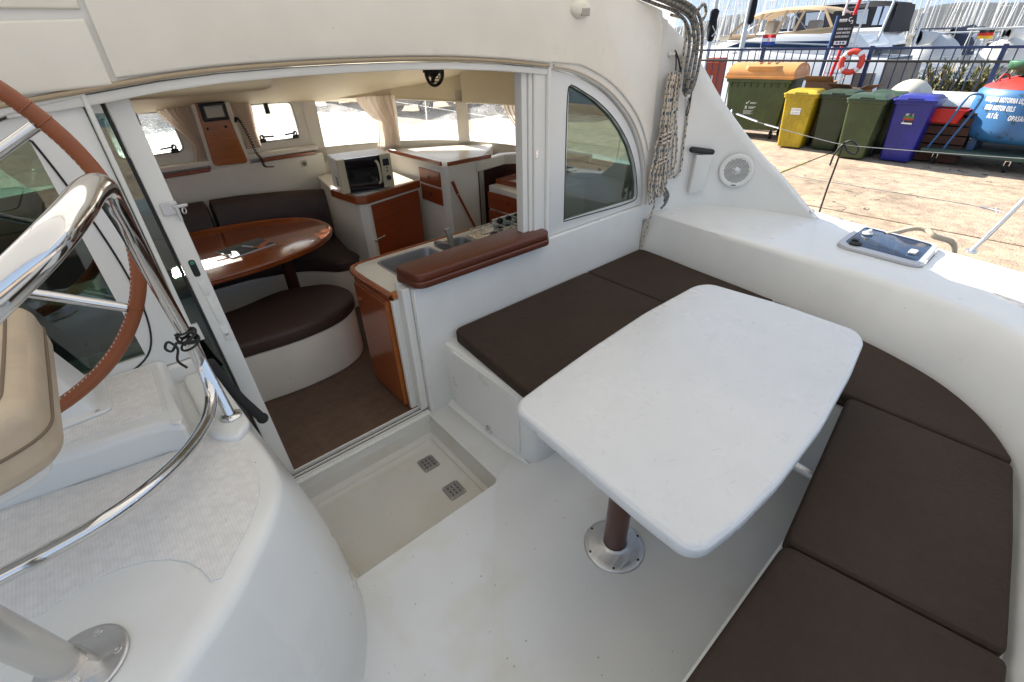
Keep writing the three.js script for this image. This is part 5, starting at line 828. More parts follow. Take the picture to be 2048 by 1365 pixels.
{ // large four wheeled container
  const t = thing('waste_container', 'large green waste container with orange curved lid', 'container', [12.08, QY, -5.30], front(0.10)), mg = binMat([0.045, 0.085, 0.022]), mo = phys({ color: C(0.72, 0.31, 0.075), map: tVinyl, roughness: 0.45, transmission: 0.08, clearcoat: 0.15 });
  const ring = (y, w, d, r = 0.06) => { const q = roundPoly([[-w / 2, -d / 2], [w / 2, -d / 2], [w / 2, d / 2], [-w / 2, d / 2]], r, 4).map(p => [p[0], y, p[1]]); q.push(q[0].slice()); return q; };
  obj('body', loft([ring(0.20, 1.05, 0.72), ring(0.19, 1.12, 0.78), ring(0.25, 1.15, 0.80), ring(0.95, 1.27, 0.95), ring(1.12, 1.29, 0.98), ring(1.13, 1.37, 1.05), ring(1.20, 1.38, 1.06), ring(1.205, 1.30, 0.98)], true, 0.6), mg, t);
  const ribs = []; for (let k = 0; k < 9; k++) ribs.push(rbox(0.018, 0.09, 0.05, 0.004, -0.56 + k * 0.14, 1.08, 0.49)); obj('rim_rib', ribs, mg, t);
  const arc = []; for (let k = 0; k <= 14; k++) { const a = k / 14 * Math.PI; arc.push([1.215 + 0.275 * Math.pow(Math.sin(a), 0.7), 0.53 * Math.cos(a)]); }
  const lrow = [-0.70, -0.685, -0.66, -0.3, 0, 0.3, 0.66, 0.685, 0.70].map((x, i) => arc.map(([y, z]) => [x, i === 0 || i === 8 ? 1.215 + (y - 1.215) * 0.9 : y, z]));
  const lid = obj('lid', [loft(lrow, false, 0.5), plate([...arc.map(([y, z]) => [z, y - 0.01])], -0.69, -0.68, 0).rotateY(R90), plate([...arc.map(([y, z]) => [z, y - 0.01])], -0.69, -0.68, 0).rotateY(Math.PI / 2)], mo, t);
  obj('lid_grip', [prism(roundPoly([[-0.36, 0.40], [-0.28, 0.50], [0.30, 0.50], [0.40, 0.40], [0.34, 0.20], [-0.28, 0.20]], 0.04), 1.34, 1.44, 0.02)], mo, lid);
  obj('lid_rib', [-0.12, 0.04, 0.20].map(x => rbox(0.02, 0.03, 0.34, 0.008, x, 1.482, 0.10)), mo, lid);
  obj('lid_rim', [rbox(1.42, 0.05, 0.03, 0.008, 0, 1.225, 0.545), rbox(0.03, 0.05, 1.06, 0.008, -0.70, 1.225, 0), rbox(0.03, 0.05, 1.06, 0.008, 0.70, 1.225, 0)], mo, lid);
  for (const [x, z] of [[-0.45, 0.28], [0.45, 0.28], [-0.45, -0.28], [0.45, -0.28]]) { const w = part('castor', t, [x, 0, z]); obj('wheel', at(lathe([[0.02, -0.022], [0.09, -0.022], [0.095, -0.01], [0.095, 0.01], [0.09, 0.022], [0.02, 0.022]], 20), 0, 0.095, 0, 0, 0, Math.PI / 2), M.rubber, w); obj('fork', [box(-0.04, -0.03, 0.09, 0.20, -0.02, 0.02, 0.003), box(0.03, 0.04, 0.09, 0.20, -0.02, 0.02, 0.003)], M.steelWorn, w); }
  const cv = document.createElement('canvas'); cv.width = 256; cv.height = 300; const x = cv.getContext('2d'); x.fillStyle = '#000'; x.fillRect(0, 0, 256, 300); x.strokeStyle = x.fillStyle = '#fff'; x.lineWidth = 5; x.strokeRect(60, 10, 90, 50); for (let k = 0; k < 2; k++) x.fillRect(160, 40 + k * 12, 80, 5); x.lineWidth = 9; x.beginPath(); x.moveTo(50, 110); x.lineTo(66, 128); x.lineTo(100, 84); x.stroke(); x.fillRect(115, 108, 100, 6); x.fillRect(115, 122, 80, 5); x.beginPath(); x.moveTo(50, 160); x.lineTo(80, 200); x.moveTo(80, 160); x.lineTo(50, 200); x.stroke(); for (let k = 0; k < 3; k++) x.fillRect(105, 166 + k * 12, 110 - k * 16, 5); for (let k = 0; k < 5; k++) x.fillRect(40, 222 + k * 12, 150 - (k % 3) * 22, 4);
  const tx = new THREE.CanvasTexture(cv); obj('printed_marks', new THREE.PlaneGeometry(0.36, 0.42).rotateX(-0.105).translate(-0.06, 0.68, 0.465), mat({ color: C(0.7, 0.72, 0.68), alphaMap: tx, transparent: true, roughness: 0.6 }), t, true);
}
// ---------------------------------------------------------------- blue oil tank on a trolley
{
  const t = thing('oil_tank', 'blue used oil tank with red top and white lettering on a trolley', 'tank', [11.75, QY, -0.86], -Math.PI / 2);
  const worn = dataTex(512, (u, v) => { const a = fbm(u, v, 8, 5), b = fbm(u + 0.3, v, 16, 4); const k = 0.92 + 0.16 * (a - 0.5), rust = b > 0.745 ? 1 : 0; return rust ? [0.78, 0.66, 0.58] : [k, k, k]; }, 1.2);
  const blue = phys({ color: C(0.03, 0.155, 0.37), map: worn, roughness: 0.45, clearcoat: 0.2 }), red = phys({ color: C(0.50, 0.035, 0.025), map: worn, roughness: 0.5 });
  obj('shell', lathe([[0, 0.40], [0.45, 0.40], [0.62, 0.43], [0.70, 0.50], [0.735, 0.62], [0.74, 0.80], [0.735, 1.06], [0.72, 1.14], [0.66, 1.20]], 64), blue, t);
  obj('red_top', lathe([[0.68, 1.185], [0.65, 1.215], [0.55, 1.27], [0.40, 1.325], [0.22, 1.36], [0.20, 1.39], [0, 1.395]], 64), red, t);
  obj('funnel', [lathe([[0.10, 1.38], [0.10, 1.44], [0.23, 1.46], [0.235, 1.56], [0.22, 1.575], [0, 1.58]], 36).translate(-0.26, -0.02, 0.12)], phys({ color: C(0.045, 0.16, 0.085), map: worn, roughness: 0.5 }), t);
  obj('funnel_stay', [rod([0.1, 1.34, 0.3], [-0.06, 1.45, 0.2], 0.012), rod([-0.54, 1.26, 0.24], [-0.44, 1.45, 0.18], 0.012)], M.black, t);
  obj('lifting_lug', at(new THREE.TorusGeometry(0.06, 0.012, 8, 20), -0.45, 1.31, 0.22, 0, 0.6), red, t); obj('lifting_lug', at(new THREE.TorusGeometry(0.05, 0.012, 8, 20), 0.0, 1.33, 0.40), red, t);
  obj('trolley_deck', box(-1.05, 1.05, 0.20, 0.27, -0.55, 0.72, 0.01), mat({ color: C(0.06, 0.10, 0.075), map: worn, roughness: 0.7 }), t);
  for (const x of [-0.45, 0.45]) obj('tank_cradle', box(x - 0.05, x + 0.05, 0.26, 0.46, -0.4, 0.45, 0.01), mat({ color: C(0.03, 0.07, 0.14), roughness: 0.7 }), t);
  for (const [x, z] of [[-0.85, 0.5], [0.1, 0.55], [0.85, 0.5], [-0.85, -0.4], [0.85, -0.4]]) { const c = part('castor', t, [x, 0, z]); obj('wheel', at(lathe([[0.02, -0.025], [0.085, -0.025], [0.09, 0], [0.085, 0.025], [0.02, 0.025]], 20), 0, 0.09, 0, 0, 0, Math.PI / 2), M.rubber, c); obj('fork', box(-0.04, 0.04, 0.10, 0.20, -0.03, 0.03, 0.005), M.steelWorn, c); }
  const frame = mat({ color: C(0.03, 0.11, 0.26), roughness: 0.5 });
  obj('push_bar', [tube([[-0.98, 0.26, 0.66], [-0.86, 0.60, 0.72], [-0.74, 1.02, 0.74], [-0.70, 1.10, 0.74], [-0.60, 1.12, 0.74], [-0.55, 1.10, 0.74], [-0.56, 0.95, 0.74], [-0.72, 0.40, 0.70], [-0.76, 0.26, 0.66]], 0.017, 70, 10)], frame, t);
  const cv = document.createElement('canvas'); cv.width = 1024; cv.height = 256; const x = cv.getContext('2d'); x.fillStyle = '#000'; x.fillRect(0, 0, 1024, 256); x.fillStyle = '#fff'; x.font = 'bold 70px sans-serif'; x.fillText('RABLJENA MOTORNA ULJA', 10, 70, 560); x.fillText('USED MOTOR OILS', 62, 150, 410); x.fillText('ALT ÖL', 160, 232, 160); x.fillText('OPASAN OTPAD', 440, 240, 400);
  const tx = new THREE.CanvasTexture(cv);
  const arc = new THREE.CylinderGeometry(0.7395, 0.7395, 0.36, 60, 1, true, -0.80, 1.42); arc.translate(0, 0.93, 0); obj('lettering', arc.scale(1.005, 1, 1.005), mat({ color: C(0.78, 0.79, 0.78), alphaMap: tx, transparent: true, roughness: 0.6 }), t, true);
}
// ---------------------------------------------------------------- bits between the blue bin and the tank
{
  const t = thing('wood_crate_stack', 'weathered brown wooden boards stacked between blue bin and tank', 'crate', [11.55, QY, -1.72], R90 + 0.05), mw = mat({ color: C(0.75, 0.62, 0.58), map: tOldWood, roughness: 0.9 });
  for (let k = 0; k < 5; k++) obj('side_board', box(-0.42, 0.30, 0.04 + k * 0.145, 0.165 + k * 0.145, -0.3, 0.30 + rr(-0.02, 0.02), 0.006), mw, t);
  obj('top_board', [box(-0.46, 0.42, 0.79, 0.825, -0.34, 0.32, 0.004)], mw, t);
  obj('loose_board', bar([-0.35, 0.86, 0.2], [0.45, 0.83, 0.1], 0.03, 0.13), mw, t);
  const r = thing('red_tub', 'red plastic tub lying on the weathered boards behind the blue bin', 'tub', [11.35, 0.44, -1.80], R90);
  obj('tub_shell', loft([[0.0, 0.16], [0.02, 0.20], [0.20, 0.25], [0.205, 0.275], [0.23, 0.28], [0.235, 0.265]].map(([y, s]) => { const q = roundPoly([[-s, -s * 0.7], [s, -s * 0.7], [s, s * 0.7], [-s, s * 0.7]], 0.04, 4).map(p => [p[0], y, p[1]]); q.push(q[0].slice()); return q; }), true, 0.6), phys({ color: C(0.55, 0.015, 0.015), roughness: 0.4 }), r);
  obj('tub_base', box(-0.16, 0.16, 0.002, 0.012, -0.11, 0.11, 0.003), phys({ color: C(0.5, 0.015, 0.015), roughness: 0.4 }), r);
}
{ const d = tag(obj('fender_buoy', [at(new THREE.SphereGeometry(0.36, 36, 18), 12.05, 0.68, -2.58).scale(1, 1, 1)], mat({ color: C(0.62, 0.58, 0.46), map: tVinyl, roughness: 0.6 })), 'big round off-white buoy behind the blue bin', 'buoy'); }
{ const s = thing('buoy_stand', 'low grey frame carrying the round buoy behind the bins', 'stand', [12.05, QY, -2.6]); obj('top_plate', box(-0.3, 0.3, 0.46, 0.52, -0.3, 0.3, 0.01), M.steelWorn, s); for (const [x, z] of [[-0.25, -0.25], [0.25, -0.25], [-0.25, 0.25], [0.25, 0.25]]) obj('leg', box(x - 0.02, x + 0.02, 0, 0.46, z - 0.02, z + 0.02, 0.004), M.steelWorn, s); }
{ const b = thing('dinghy', 'white upturned dinghy hull behind the blue bin and tank', 'dinghy', [12.45, 0.55, -1.3], 0); const rows = []; for (let i = 0; i <= 12; i++) { const s = i / 12, w = 0.42 * Math.pow(Math.sin(Math.PI * Math.min(1, 0.12 + s * 0.62)), 0.7), z = -1.15 + s * 2.3; rows.push([[w, 0, z], [w * 1.03, 0.04, z], [w * 0.92, 0.20, z], [w * 0.55, 0.26, z], [0, 0.28, z], [-w * 0.55, 0.26, z], [-w * 0.92, 0.20, z], [-w * 1.03, 0.04, z], [-w, 0, z]]); } obj('hull', loft(rows, true, 0.8), M.gel, b); obj('trestle', [box(-0.3, 0.3, -0.75, 0.0, -0.7, -0.64, 0.005), box(-0.3, 0.3, -0.75, 0.0, 0.6, 0.66, 0.005)], mat({ map: tOldWood, roughness: 0.9 }), b); }
for (const [x, z, w, h, d, a, l] of [[12.2, -4.20, 0.55, 1.15, 0.5, 0.2, 'open brown cardboard box behind the yellow bin'], [12.3, -3.62, 0.6, 1.02, 0.45, -0.25, 'torn brown cardboard box behind the dark green bin']]) {
  const c = thing('cardboard_box', l, 'box', [x, QY, z], a), mc = mat({ color: C(0.30, 0.17, 0.10), map: tVinyl, roughness: 0.85 });
  obj('carton', box(-w / 2, w / 2, 0, h, -d / 2, d / 2, 0.004), mc, c); obj('flap', at(rbox(0.25, 0.006, d, 0.002, -0.125, 0, 0), -w / 2, h, 0, 0, 0, -0.5), mc, c); obj('flap', at(rbox(w, 0.006, 0.22, 0.002, 0, 0, 0.11), 0, h, d / 2, -0.45), mc, c);
}
// ---------------------------------------------------------------- fence
{
  const f = thing('quay_fence', 'navy blue steel railing fence behind the bins', 'fence', [12.9, QY, -4]), navy = mat({ color: C(0.018, 0.035, 0.10), roughness: 0.45 });
  const posts = [-13.2, -11.0, -9.0, -7.95, -5.88, -3.68, -1.65, 0.45, 2.5, 4.6].map(z => z + 4), bars = [];
  for (const z of posts) obj('post', box(-0.035, 0.035, 0, 1.755, z - 0.035, z + 0.035, 0.004), navy, f);
  for (let i = 0; i < posts.length - 1; i++) { const a = posts[i], b = posts[i + 1]; obj('top_rail', box(-0.025, 0.025, 1.685, 1.73, a + 0.036, b - 0.036, 0.004), navy, f); obj('bottom_rail', box(-0.02, 0.02, 0.18, 0.215, a + 0.036, b - 0.036, 0.004), navy, f); const n = Math.round((b - a) / 0.172); for (let k = 1; k < n; k++) { const z = lerp(a, b, k / n); obj('baluster', new THREE.BoxGeometry(0.018, 1.47, 0.018).translate(0, 0.95, z), navy, f); } }
  obj('water_pipe', rod([-0.055, 1.49, -9.2], [-0.055, 1.485, 8.6], 0.022, 10), M.black, f);
}
{ // lifebuoy hung on the fence
  const l = thing('lifebuoy', 'red and white ring lifebuoy hanging on the fence', 'lifebuoy', [12.72, 1.275, -3.92], R90); l.rotation.z = 0.05;
  const red = mat({ color: C(0.62, 0.055, 0.035), roughness: 0.5 });
  obj('ring', new THREE.TorusGeometry(0.185, 0.055, 14, 44), red, l);
  for (let k = 0; k < 4; k++) obj('white_band', new THREE.TorusGeometry(0.185, 0.0565, 14, 8, 0.36).rotateZ(0.6 + k * Math.PI / 2), M.paint, l);
}
{ // crew sign on its pole
  const s = thing('marina_sign', 'black crew sign marked C3 on a blue pole behind the fence', 'sign', [13.2, QY, -4.62], 0);
  obj('pole', rod([0, 0, 0.0], [0, 2.3, 0.03], 0.03, 12), mat({ color: C(0.03, 0.08, 0.22), roughness: 0.5 }), s);
  const p = printPlate(0.34, 0.56, (x, w, h) => { x.fillStyle = '#15181c'; x.fillRect(0, 0, w, h); x.fillStyle = '#e8e8e8'; for (let k = 0; k < 3; k++) x.fillRect(22 + k * 34, 40, 28, 22); x.fillRect(22, 68, 96, 6); x.font = 'bold 70px sans-serif'; x.fillText('C', 128, 74, 44); x.font = 'bold 54px sans-serif'; x.fillText('3', 168, 98); x.font = 'bold 34px sans-serif'; x.textAlign = 'center'; ['CREW ONLY !', 'SAVE WATER', 'SAVE ENERGY'].forEach((t, k) => x.fillText(t, w / 2, 168 + k * 44, w - 50)); x.fillRect(30, 296, w - 60, 44); x.fillStyle = '#15181c'; for (let k = 0; k < 3; k++) { x.beginPath(); x.arc(70 + k * 40, 318, 12, 0, 7); x.fill(); } }, 220, 362);
  obj('sign_board', box(-0.012, 0.0, 1.74, 2.30, 0.05, 0.39, 0.003), M.black, s);
  obj('sign_face', p.g.rotateY(R90).translate(-0.014, 2.02, 0.22), p.m, s, true);
}
{ const s = thing('fire_box', 'orange red fire hose cabinet behind the fence at the left', 'cabinet', [14.2, QY, -7.7], R90); obj('cabinet', rbox(0.44, 1.5, 0.35, 0.02, 0, 0.75, 0), mat({ color: C(0.34, 0.06, 0.025), roughness: 0.5 }), s); obj('cabinet_door', rbox(0.38, 1.2, 0.02, 0.008, 0, 0.8, 0.18), mat({ color: C(0.34, 0.06, 0.025), roughness: 0.5 }), s); obj('white_mark', rbox(0.08, 0.16, 0.004, 0.002, 0.02, 1.0, 0.193), M.paint, s); }
for (const [z, w, h, a, l] of [[-3.12, 0.62, 1.52, 0.16, 'tall grey board leaning behind the fence beside the lifebuoy'], [-3.72, 0.42, 1.3, 0.22, 'smaller grey board leaning behind the fence posts']]) { const b = thing('leaning_board', l, 'board', [13.35, QY, z], R90); const g = rbox(w, h, 0.03, 0.004, 0, h / 2, 0); g.rotateX(a); obj('board', g, mat({ color: C(0.36, 0.35, 0.33), map: tVinyl, roughness: 0.7 }), b); obj('hand_hole', rbox(0.05, 0.12, 0.034, 0.004, -w * 0.3, 0.9, 0).rotateX(a), M.black, b); }
// oleander bush behind the fence
{
  const b = thing('oleander_bush', 'green and yellow leafy bush behind the fence near the tank', 'bush', [13.75, QY, -2.2]);
  const leaf = new THREE.PlaneGeometry(0.03, 0.13, 1, 2); leaf.translate(0, 0.065, 0); { const p = leaf.attributes.position; for (let i = 0; i < p.count; i++) if (p.getY(i) < 0.01 || p.getY(i) > 0.12) p.setX(i, p.getX(i) * 0.25); }
  const gs = [[], [], []], st = [];
  for (let k = 0; k < 80; k++) { const a = rr(0, 6.28), r = rr(0, 0.25), top = [Math.cos(a) * rr(0.1, 0.42) - 0.25, rr(0.85, 1.42), Math.sin(a) * rr(0.2, 1.0)]; st.push(rod([Math.cos(a) * r * 0.4, 0, Math.sin(a) * r], top, 0.007, 5)); for (let m = 0; m < 44; m++) { const s = rr(0.45, 1.02), g = leaf.clone(); g.scale(1, rr(0.7, 1.2), 1); g.rotateX(rr(0.2, 1.4)); g.rotateY(rr(0, 6.28)); g.translate(top[0] * s, top[1] * s, top[2] * s); gs[rnd() < 0.62 ? 0 : rnd() < 0.55 ? 1 : 2].push(g); } }
  obj('stem', st, mat({ color: C(0.12, 0.09, 0.05), roughness: 0.9 }), b);
  [[0.06, 0.08, 0.018], [0.17, 0.15, 0.022], [0.34, 0.26, 0.06]].forEach((c, i) => { const m = obj('leaves', gs[i], phys({ color: C(...c), roughness: 0.6, transmission: 0.3, thickness: 0, side: THREE.DoubleSide }), b); m.userData.kind = 'stuff'; });
}
// parked vehicles further along the quay, seen through the cabin windows
function car(label, pos, turn, col, scl = 1) {
  const c = thing('parked_car', label, 'car', pos, turn), paint = phys({ color: C(...col), roughness: 0.3, clearcoat: 1 });
  const prof = [[-2.05, 0.32], [-2.1, 0.6], [-2.0, 0.85], [-1.75, 0.95], [-1.35, 1.42], [-0.6, 1.48], [0.35, 1.44], [1.05, 0.98], [1.9, 0.82], [2.1, 0.6], [2.08, 0.32]];
  obj('body', plate(prof, -0.85, 0.85, 0.10, [], 4), paint, c);
  for (const s of [-1, 1]) obj('side_window', plate([[-1.35, 0.98], [-1.15, 1.36], [0.30, 1.36], [0.85, 0.98]], s > 0 ? 0.845 : -0.853, s > 0 ? 0.853 : -0.845, 0.002), M.smoked, c);
  obj('windscreen', at(rbox(0.02, 0.62, 1.35, 0.005), 0.73, 1.215, 0, 0, 0, 0.98), M.smoked, c); obj('rear_window', at(rbox(0.02, 0.5, 1.3, 0.005), -1.565, 1.18, 0, 0, 0, -0.70), M.smoked, c);
  for (const [x, z] of [[-1.3, 0.78], [1.3, 0.78], [-1.3, -0.78], [1.3, -0.78]]) { const w = part('wheel', c, [x, 0.31, z]); obj('tyre', at(new THREE.TorusGeometry(0.24, 0.085, 12, 28), 0, 0, 0), M.rubber, w); obj('rim', at(lathe([[0, -0.06], [0.17, -0.06], [0.18, 0.06], [0.05, 0.04], [0, 0.05]], 20), 0, 0, 0, Math.PI / 2), M.steelWorn, w); }
  for (const z of [-0.62, 0.62]) { obj('headlight', rbox(0.06, 0.12, 0.28, 0.02, 2.04, 0.68, z), M.glassClear, c); obj('tail_light', rbox(0.06, 0.14, 0.22, 0.02, -2.06, 0.74, z), mat({ color: C(0.35, 0.01, 0.01), roughness: 0.3 }), c); }
  c.scale.setScalar(scl); return c;
}
car('dark blue grey car parked on the quay beyond the cabin windows', [10.6, QY + 0.005, -16.4], 0.15, [0.03, 0.04, 0.06]);
car('black car parked nearer the cabin on the quay', [12.6, QY + 0.005, -13.0], 0.2, [0.012, 0.013, 0.016]);
car('silver car parked furthest along the quay ahead of the cabin', [9.2, QY + 0.005, -21.5], 0.3, [0.25, 0.26, 0.27]);
// guard rails of the foredeck seen through the windows
for (const z of [-4.6, -6.6]) obj('stanchion', rod([4.02, 0.77, z], [4.04, 1.42, z], 0.0125, 12), M.steel, boat);
obj('guard_wire', rod([3.98, 1.40, -8.4], [3.74, 1.31, -1.82], 0.0023, 6), M.wire, boat);
obj('guard_wire', rod([3.98, 1.08, -8.4], [3.80, 1.02, -1.86], 0.0023, 6), M.wire, boat);
{ const h = part('foredeck_hatch', boat, [2.7, 0.785, -5.0]); obj('hatch_frame', prism(roundPoly([[-0.28, -0.28], [0.28, -0.28], [0.28, 0.28], [-0.28, 0.28]], 0.05), 0, 0.05, 0.012), M.alu, h); obj('hatch_glass', prism(roundPoly([[-0.23, -0.23], [0.23, -0.23], [0.23, 0.23], [-0.23, 0.23]], 0.03), 0.03, 0.054, 0.004), M.smoked, h); }
// ================================================================ marina beyond the fence
{ const p = obj('pontoon', [box(19, 21, -1.3, -0.85, -46, 8, 0.03), box(40, 42, -1.3, -0.85, -70, 10, 0.03), box(63, 65, -1.3, -0.85, -90, 12, 0.03)], mat({ color: C(0.33, 0.31, 0.28), map: tQuay, roughness: 0.9 })); structure(p); }
{ // low maquis hills across the bay
  const rows = [], N = 140; for (let k = 0; k <= 6; k++) { const r = []; for (let i = 0; i <= N; i++) { const z = lerp(-1500, 500, i / N), n = fbm(i / N * 0.999, k * 0.05, 8, 5), hump = 9 + 34 * Math.pow(Math.max(0, n - 0.22), 1.1) + 16 * Math.exp(-(((z + 500) / 130) ** 2)) + 12 * Math.exp(-(((z + 190) / 130) ** 2)) - 16 * Math.exp(-(((z + 330) / 80) ** 2)); const s = Math.sin(Math.PI * k / 6 * 0.85); r.push([820 + k * 60, -3 + hump * s * (1 + 0.12 * (fbm(i / N * 0.999, k * 0.17, 32, 3) - 0.5)), z]); } rows.push(r); }
  structure(obj('hills', loft(rows, true, 1.2), mat({ color: C(0.060, 0.066, 0.070), roughness: 1, map: tVinyl })));
}
const whiteHull = phys({ color: C(0.74, 0.74, 0.73), roughness: 0.3, clearcoat: 0.5 }), mastM = mat({ color: C(0.72, 0.72, 0.71), roughness: 0.4, metalness: 0.2 }), wireM = mat({ color: C(0.45, 0.45, 0.45), roughness: 0.5, metalness: 0.5 });
function sailboat(label, pos, turn, L, mastH, cover, group) {
  const b = thing('sailing_yacht', label, 'sailboat', pos, turn, group), rows = [], n = 10;
  for (let i = 0; i <= n; i++) { const s = i / n, x = (s - 0.5) * L, w = L * 0.165 * Math.pow(Math.sin(Math.PI * (0.30 + 0.70 * s) ), 0.6) + 0.02, sh = 1.05 + 0.35 * s * s; rows.push([[x, sh, 0], [x, sh, w * 0.9], [x, sh - 0.02, w], [x, 0.5, w * 0.96], [x + (s - 0.5) * -0.2, -0.1, w * 0.8], [x, -0.3, 0], [x, -0.1, -w * 0.8], [x, 0.5, -w * 0.96], [x, sh - 0.02, -w], [x, sh, -w * 0.9], [x, sh, 0]]); }
  obj('hull', loft(rows, false, 0.6), whiteHull, b);
  obj('cabin_trunk', [prism(roundPoly([[-L * 0.20, -L * 0.10], [L * 0.22, -L * 0.06], [L * 0.25, 0], [L * 0.22, L * 0.06], [-L * 0.20, L * 0.10]], 0.2), 1.05, 1.55, 0.10)], whiteHull, b);
  for (const s of [-1, 1]) obj('cabin_window', box(-L * 0.13, L * 0.10, 1.25, 1.42, s * L * 0.089 - 0.02, s * L * 0.089 + 0.02, 0.01), M.smoked, b);
  obj('mast', rod([L * 0.07, 1.3, 0], [L * 0.07, mastH, 0], 0.062, 10), mastM, b);
  for (const k of [0.42, 0.72]) obj('spreader', rod([L * 0.07 - 0.1, mastH * k, -L * 0.075], [L * 0.07 - 0.1, mastH * k, L * 0.075], 0.03, 6), mastM, b);
  obj('boom', rod([L * 0.07, 2.35, 0], [-L * 0.32, 2.45, 0], 0.07, 8), mastM, b);
  obj('sail_cover', loft(Array.from({ length: 7 }, (_, i) => { const s = i / 6, x = lerp(L * 0.05, -L * 0.31, s), r = lerp(0.26, 0.14, s); return Array.from({ length: 9 }, (_, k) => { const a = k / 8 * Math.PI * 2; return [x, 2.62 - 0.05 * s + r * 1.3 * Math.sin(a), r * 0.7 * Math.cos(a)]; }); }), false, 1.2), cover, b);
  const st = [[[L * 0.48, 1.4, 0], [L * 0.08, mastH - 0.1, 0]], [[-L * 0.48, 1.1, 0], [L * 0.06, mastH, 0]], [[L * 0.05, 1.1, L * 0.15], [L * 0.07 - 0.1, mastH * 0.72, L * 0.075]], [[L * 0.05, 1.1, -L * 0.15], [L * 0.07 - 0.1, mastH * 0.72, -L * 0.075]], [[L * 0.07 - 0.1, mastH * 0.72, L * 0.075], [L * 0.07, mastH, 0]], [[L * 0.07 - 0.1, mastH * 0.72, -L * 0.075], [L * 0.07, mastH, 0]]];
  obj('furled_genoa', rod([L * 0.46, 1.7, 0], [L * 0.10, mastH * 0.95, 0], 0.045, 8), mat({ color: C(0.6, 0.6, 0.58), roughness: 0.8 }), b);
  st.slice(1).forEach(([p, q]) => obj('stay', rod(p, q, 0.014, 5), wireM, b));
  obj('sprayhood', [at(new THREE.SphereGeometry(L * 0.095, 16, 8, 0, Math.PI * 2, 0, Math.PI / 2), -L * 0.20, 1.45, 0).scale(1, 1, 1)], cover, b);
  obj('bimini', [box(-L * 0.44, -L * 0.27, 2.75, 2.82, -L * 0.11, L * 0.11, 0.03), rod([-L * 0.36, 1.1, L * 0.12], [-L * 0.36, 2.76, L * 0.11], 0.02, 6), rod([-L * 0.36, 1.1, -L * 0.12], [-L * 0.36, 2.76, -L * 0.11], 0.02, 6)], cover, b);
  obj('pulpit_rail', [tube([[L * 0.40, 1.95, L * 0.07], [L * 0.49, 2.0, 0], [L * 0.40, 1.95, -L * 0.07]], 0.018, 16, 6), rod([-L * 0.46, 1.75, L * 0.13], [L * 0.40, 1.95, L * 0.07], 0.010, 5), rod([-L * 0.46, 1.75, -L * 0.13], [L * 0.40, 1.95, -L * 0.07], 0.010, 5)], wireM, b);
  return b;
}
const cloth = c => mat({ color: C(...c), roughness: 0.9 }), covers = [cloth([0.55, 0.47, 0.36]), cloth([0.03, 0.04, 0.07]), cloth([0.6, 0.6, 0.58]), cloth([0.36, 0.38, 0.40])];
{
  const G = 'sailing yachts moored in rows beyond the fence', lab = ['white sailing yacht with tan covers moored beyond the fence', 'white sailing yacht with navy covers moored beyond the fence', 'white sailing yacht with pale covers moored beyond the fence', 'white sailing yacht with grey covers moored beyond the fence'];
  const protos = [[11.5, 15.5, 0], [12.5, 17, 1], [10.5, 14, 2], [13.5, 18.5, 3]].map(([L, m, c], i) => { const s = sailboat(lab[i], [27 + i * 1.0, -1.3, -20.3 + i * 4.4], (i & 1 ? Math.PI : 0), L, m, covers[c], G); s.position.set([34.6, 35.4, 34.5, 35][i], -1.3, [0.6, -23.6, -19.6, -16.0][i]); return s; });
  const spots = [];
  for (const [x, step, z0, z1] of [[35, 4.0, -12.0, -2], [48, 4.1, -29, 0], [57.5, 4.2, -35, 0], [72, 4.3, -44, -2], [85, 4.5, -51, -4], [101, 4.7, -60, -6], [125, 5.0, -74, -8]]) for (let z = z0; z < z1; z += step) spots.push([x + rr(-0.8, 0.8), z + rr(-0.6, 0.6)]);
  spots.forEach(([x, z]) => { const i = Math.floor(rnd() * 4), c = copy(protos[i], [x, -1.3, z], (rnd() < 0.5 ? 0 : Math.PI) + rr(-0.04, 0.04)); c.scale.setScalar(rr(0.88, 1.14)); c.scale.y *= rr(0.92, 1.12); });
  // a few ahead of the bow
  for (const [x, z, t] of [[-4.5, -26, 0.2], [0.5, -38, 2.8], [-12, -34, 0.1]]) { const c = copy(protos[0], [x, -1.3, z], t, 'white sailing yacht seen ahead through the forward cabin ports'); c.userData.group = 'yachts ahead of the bow'; }
}
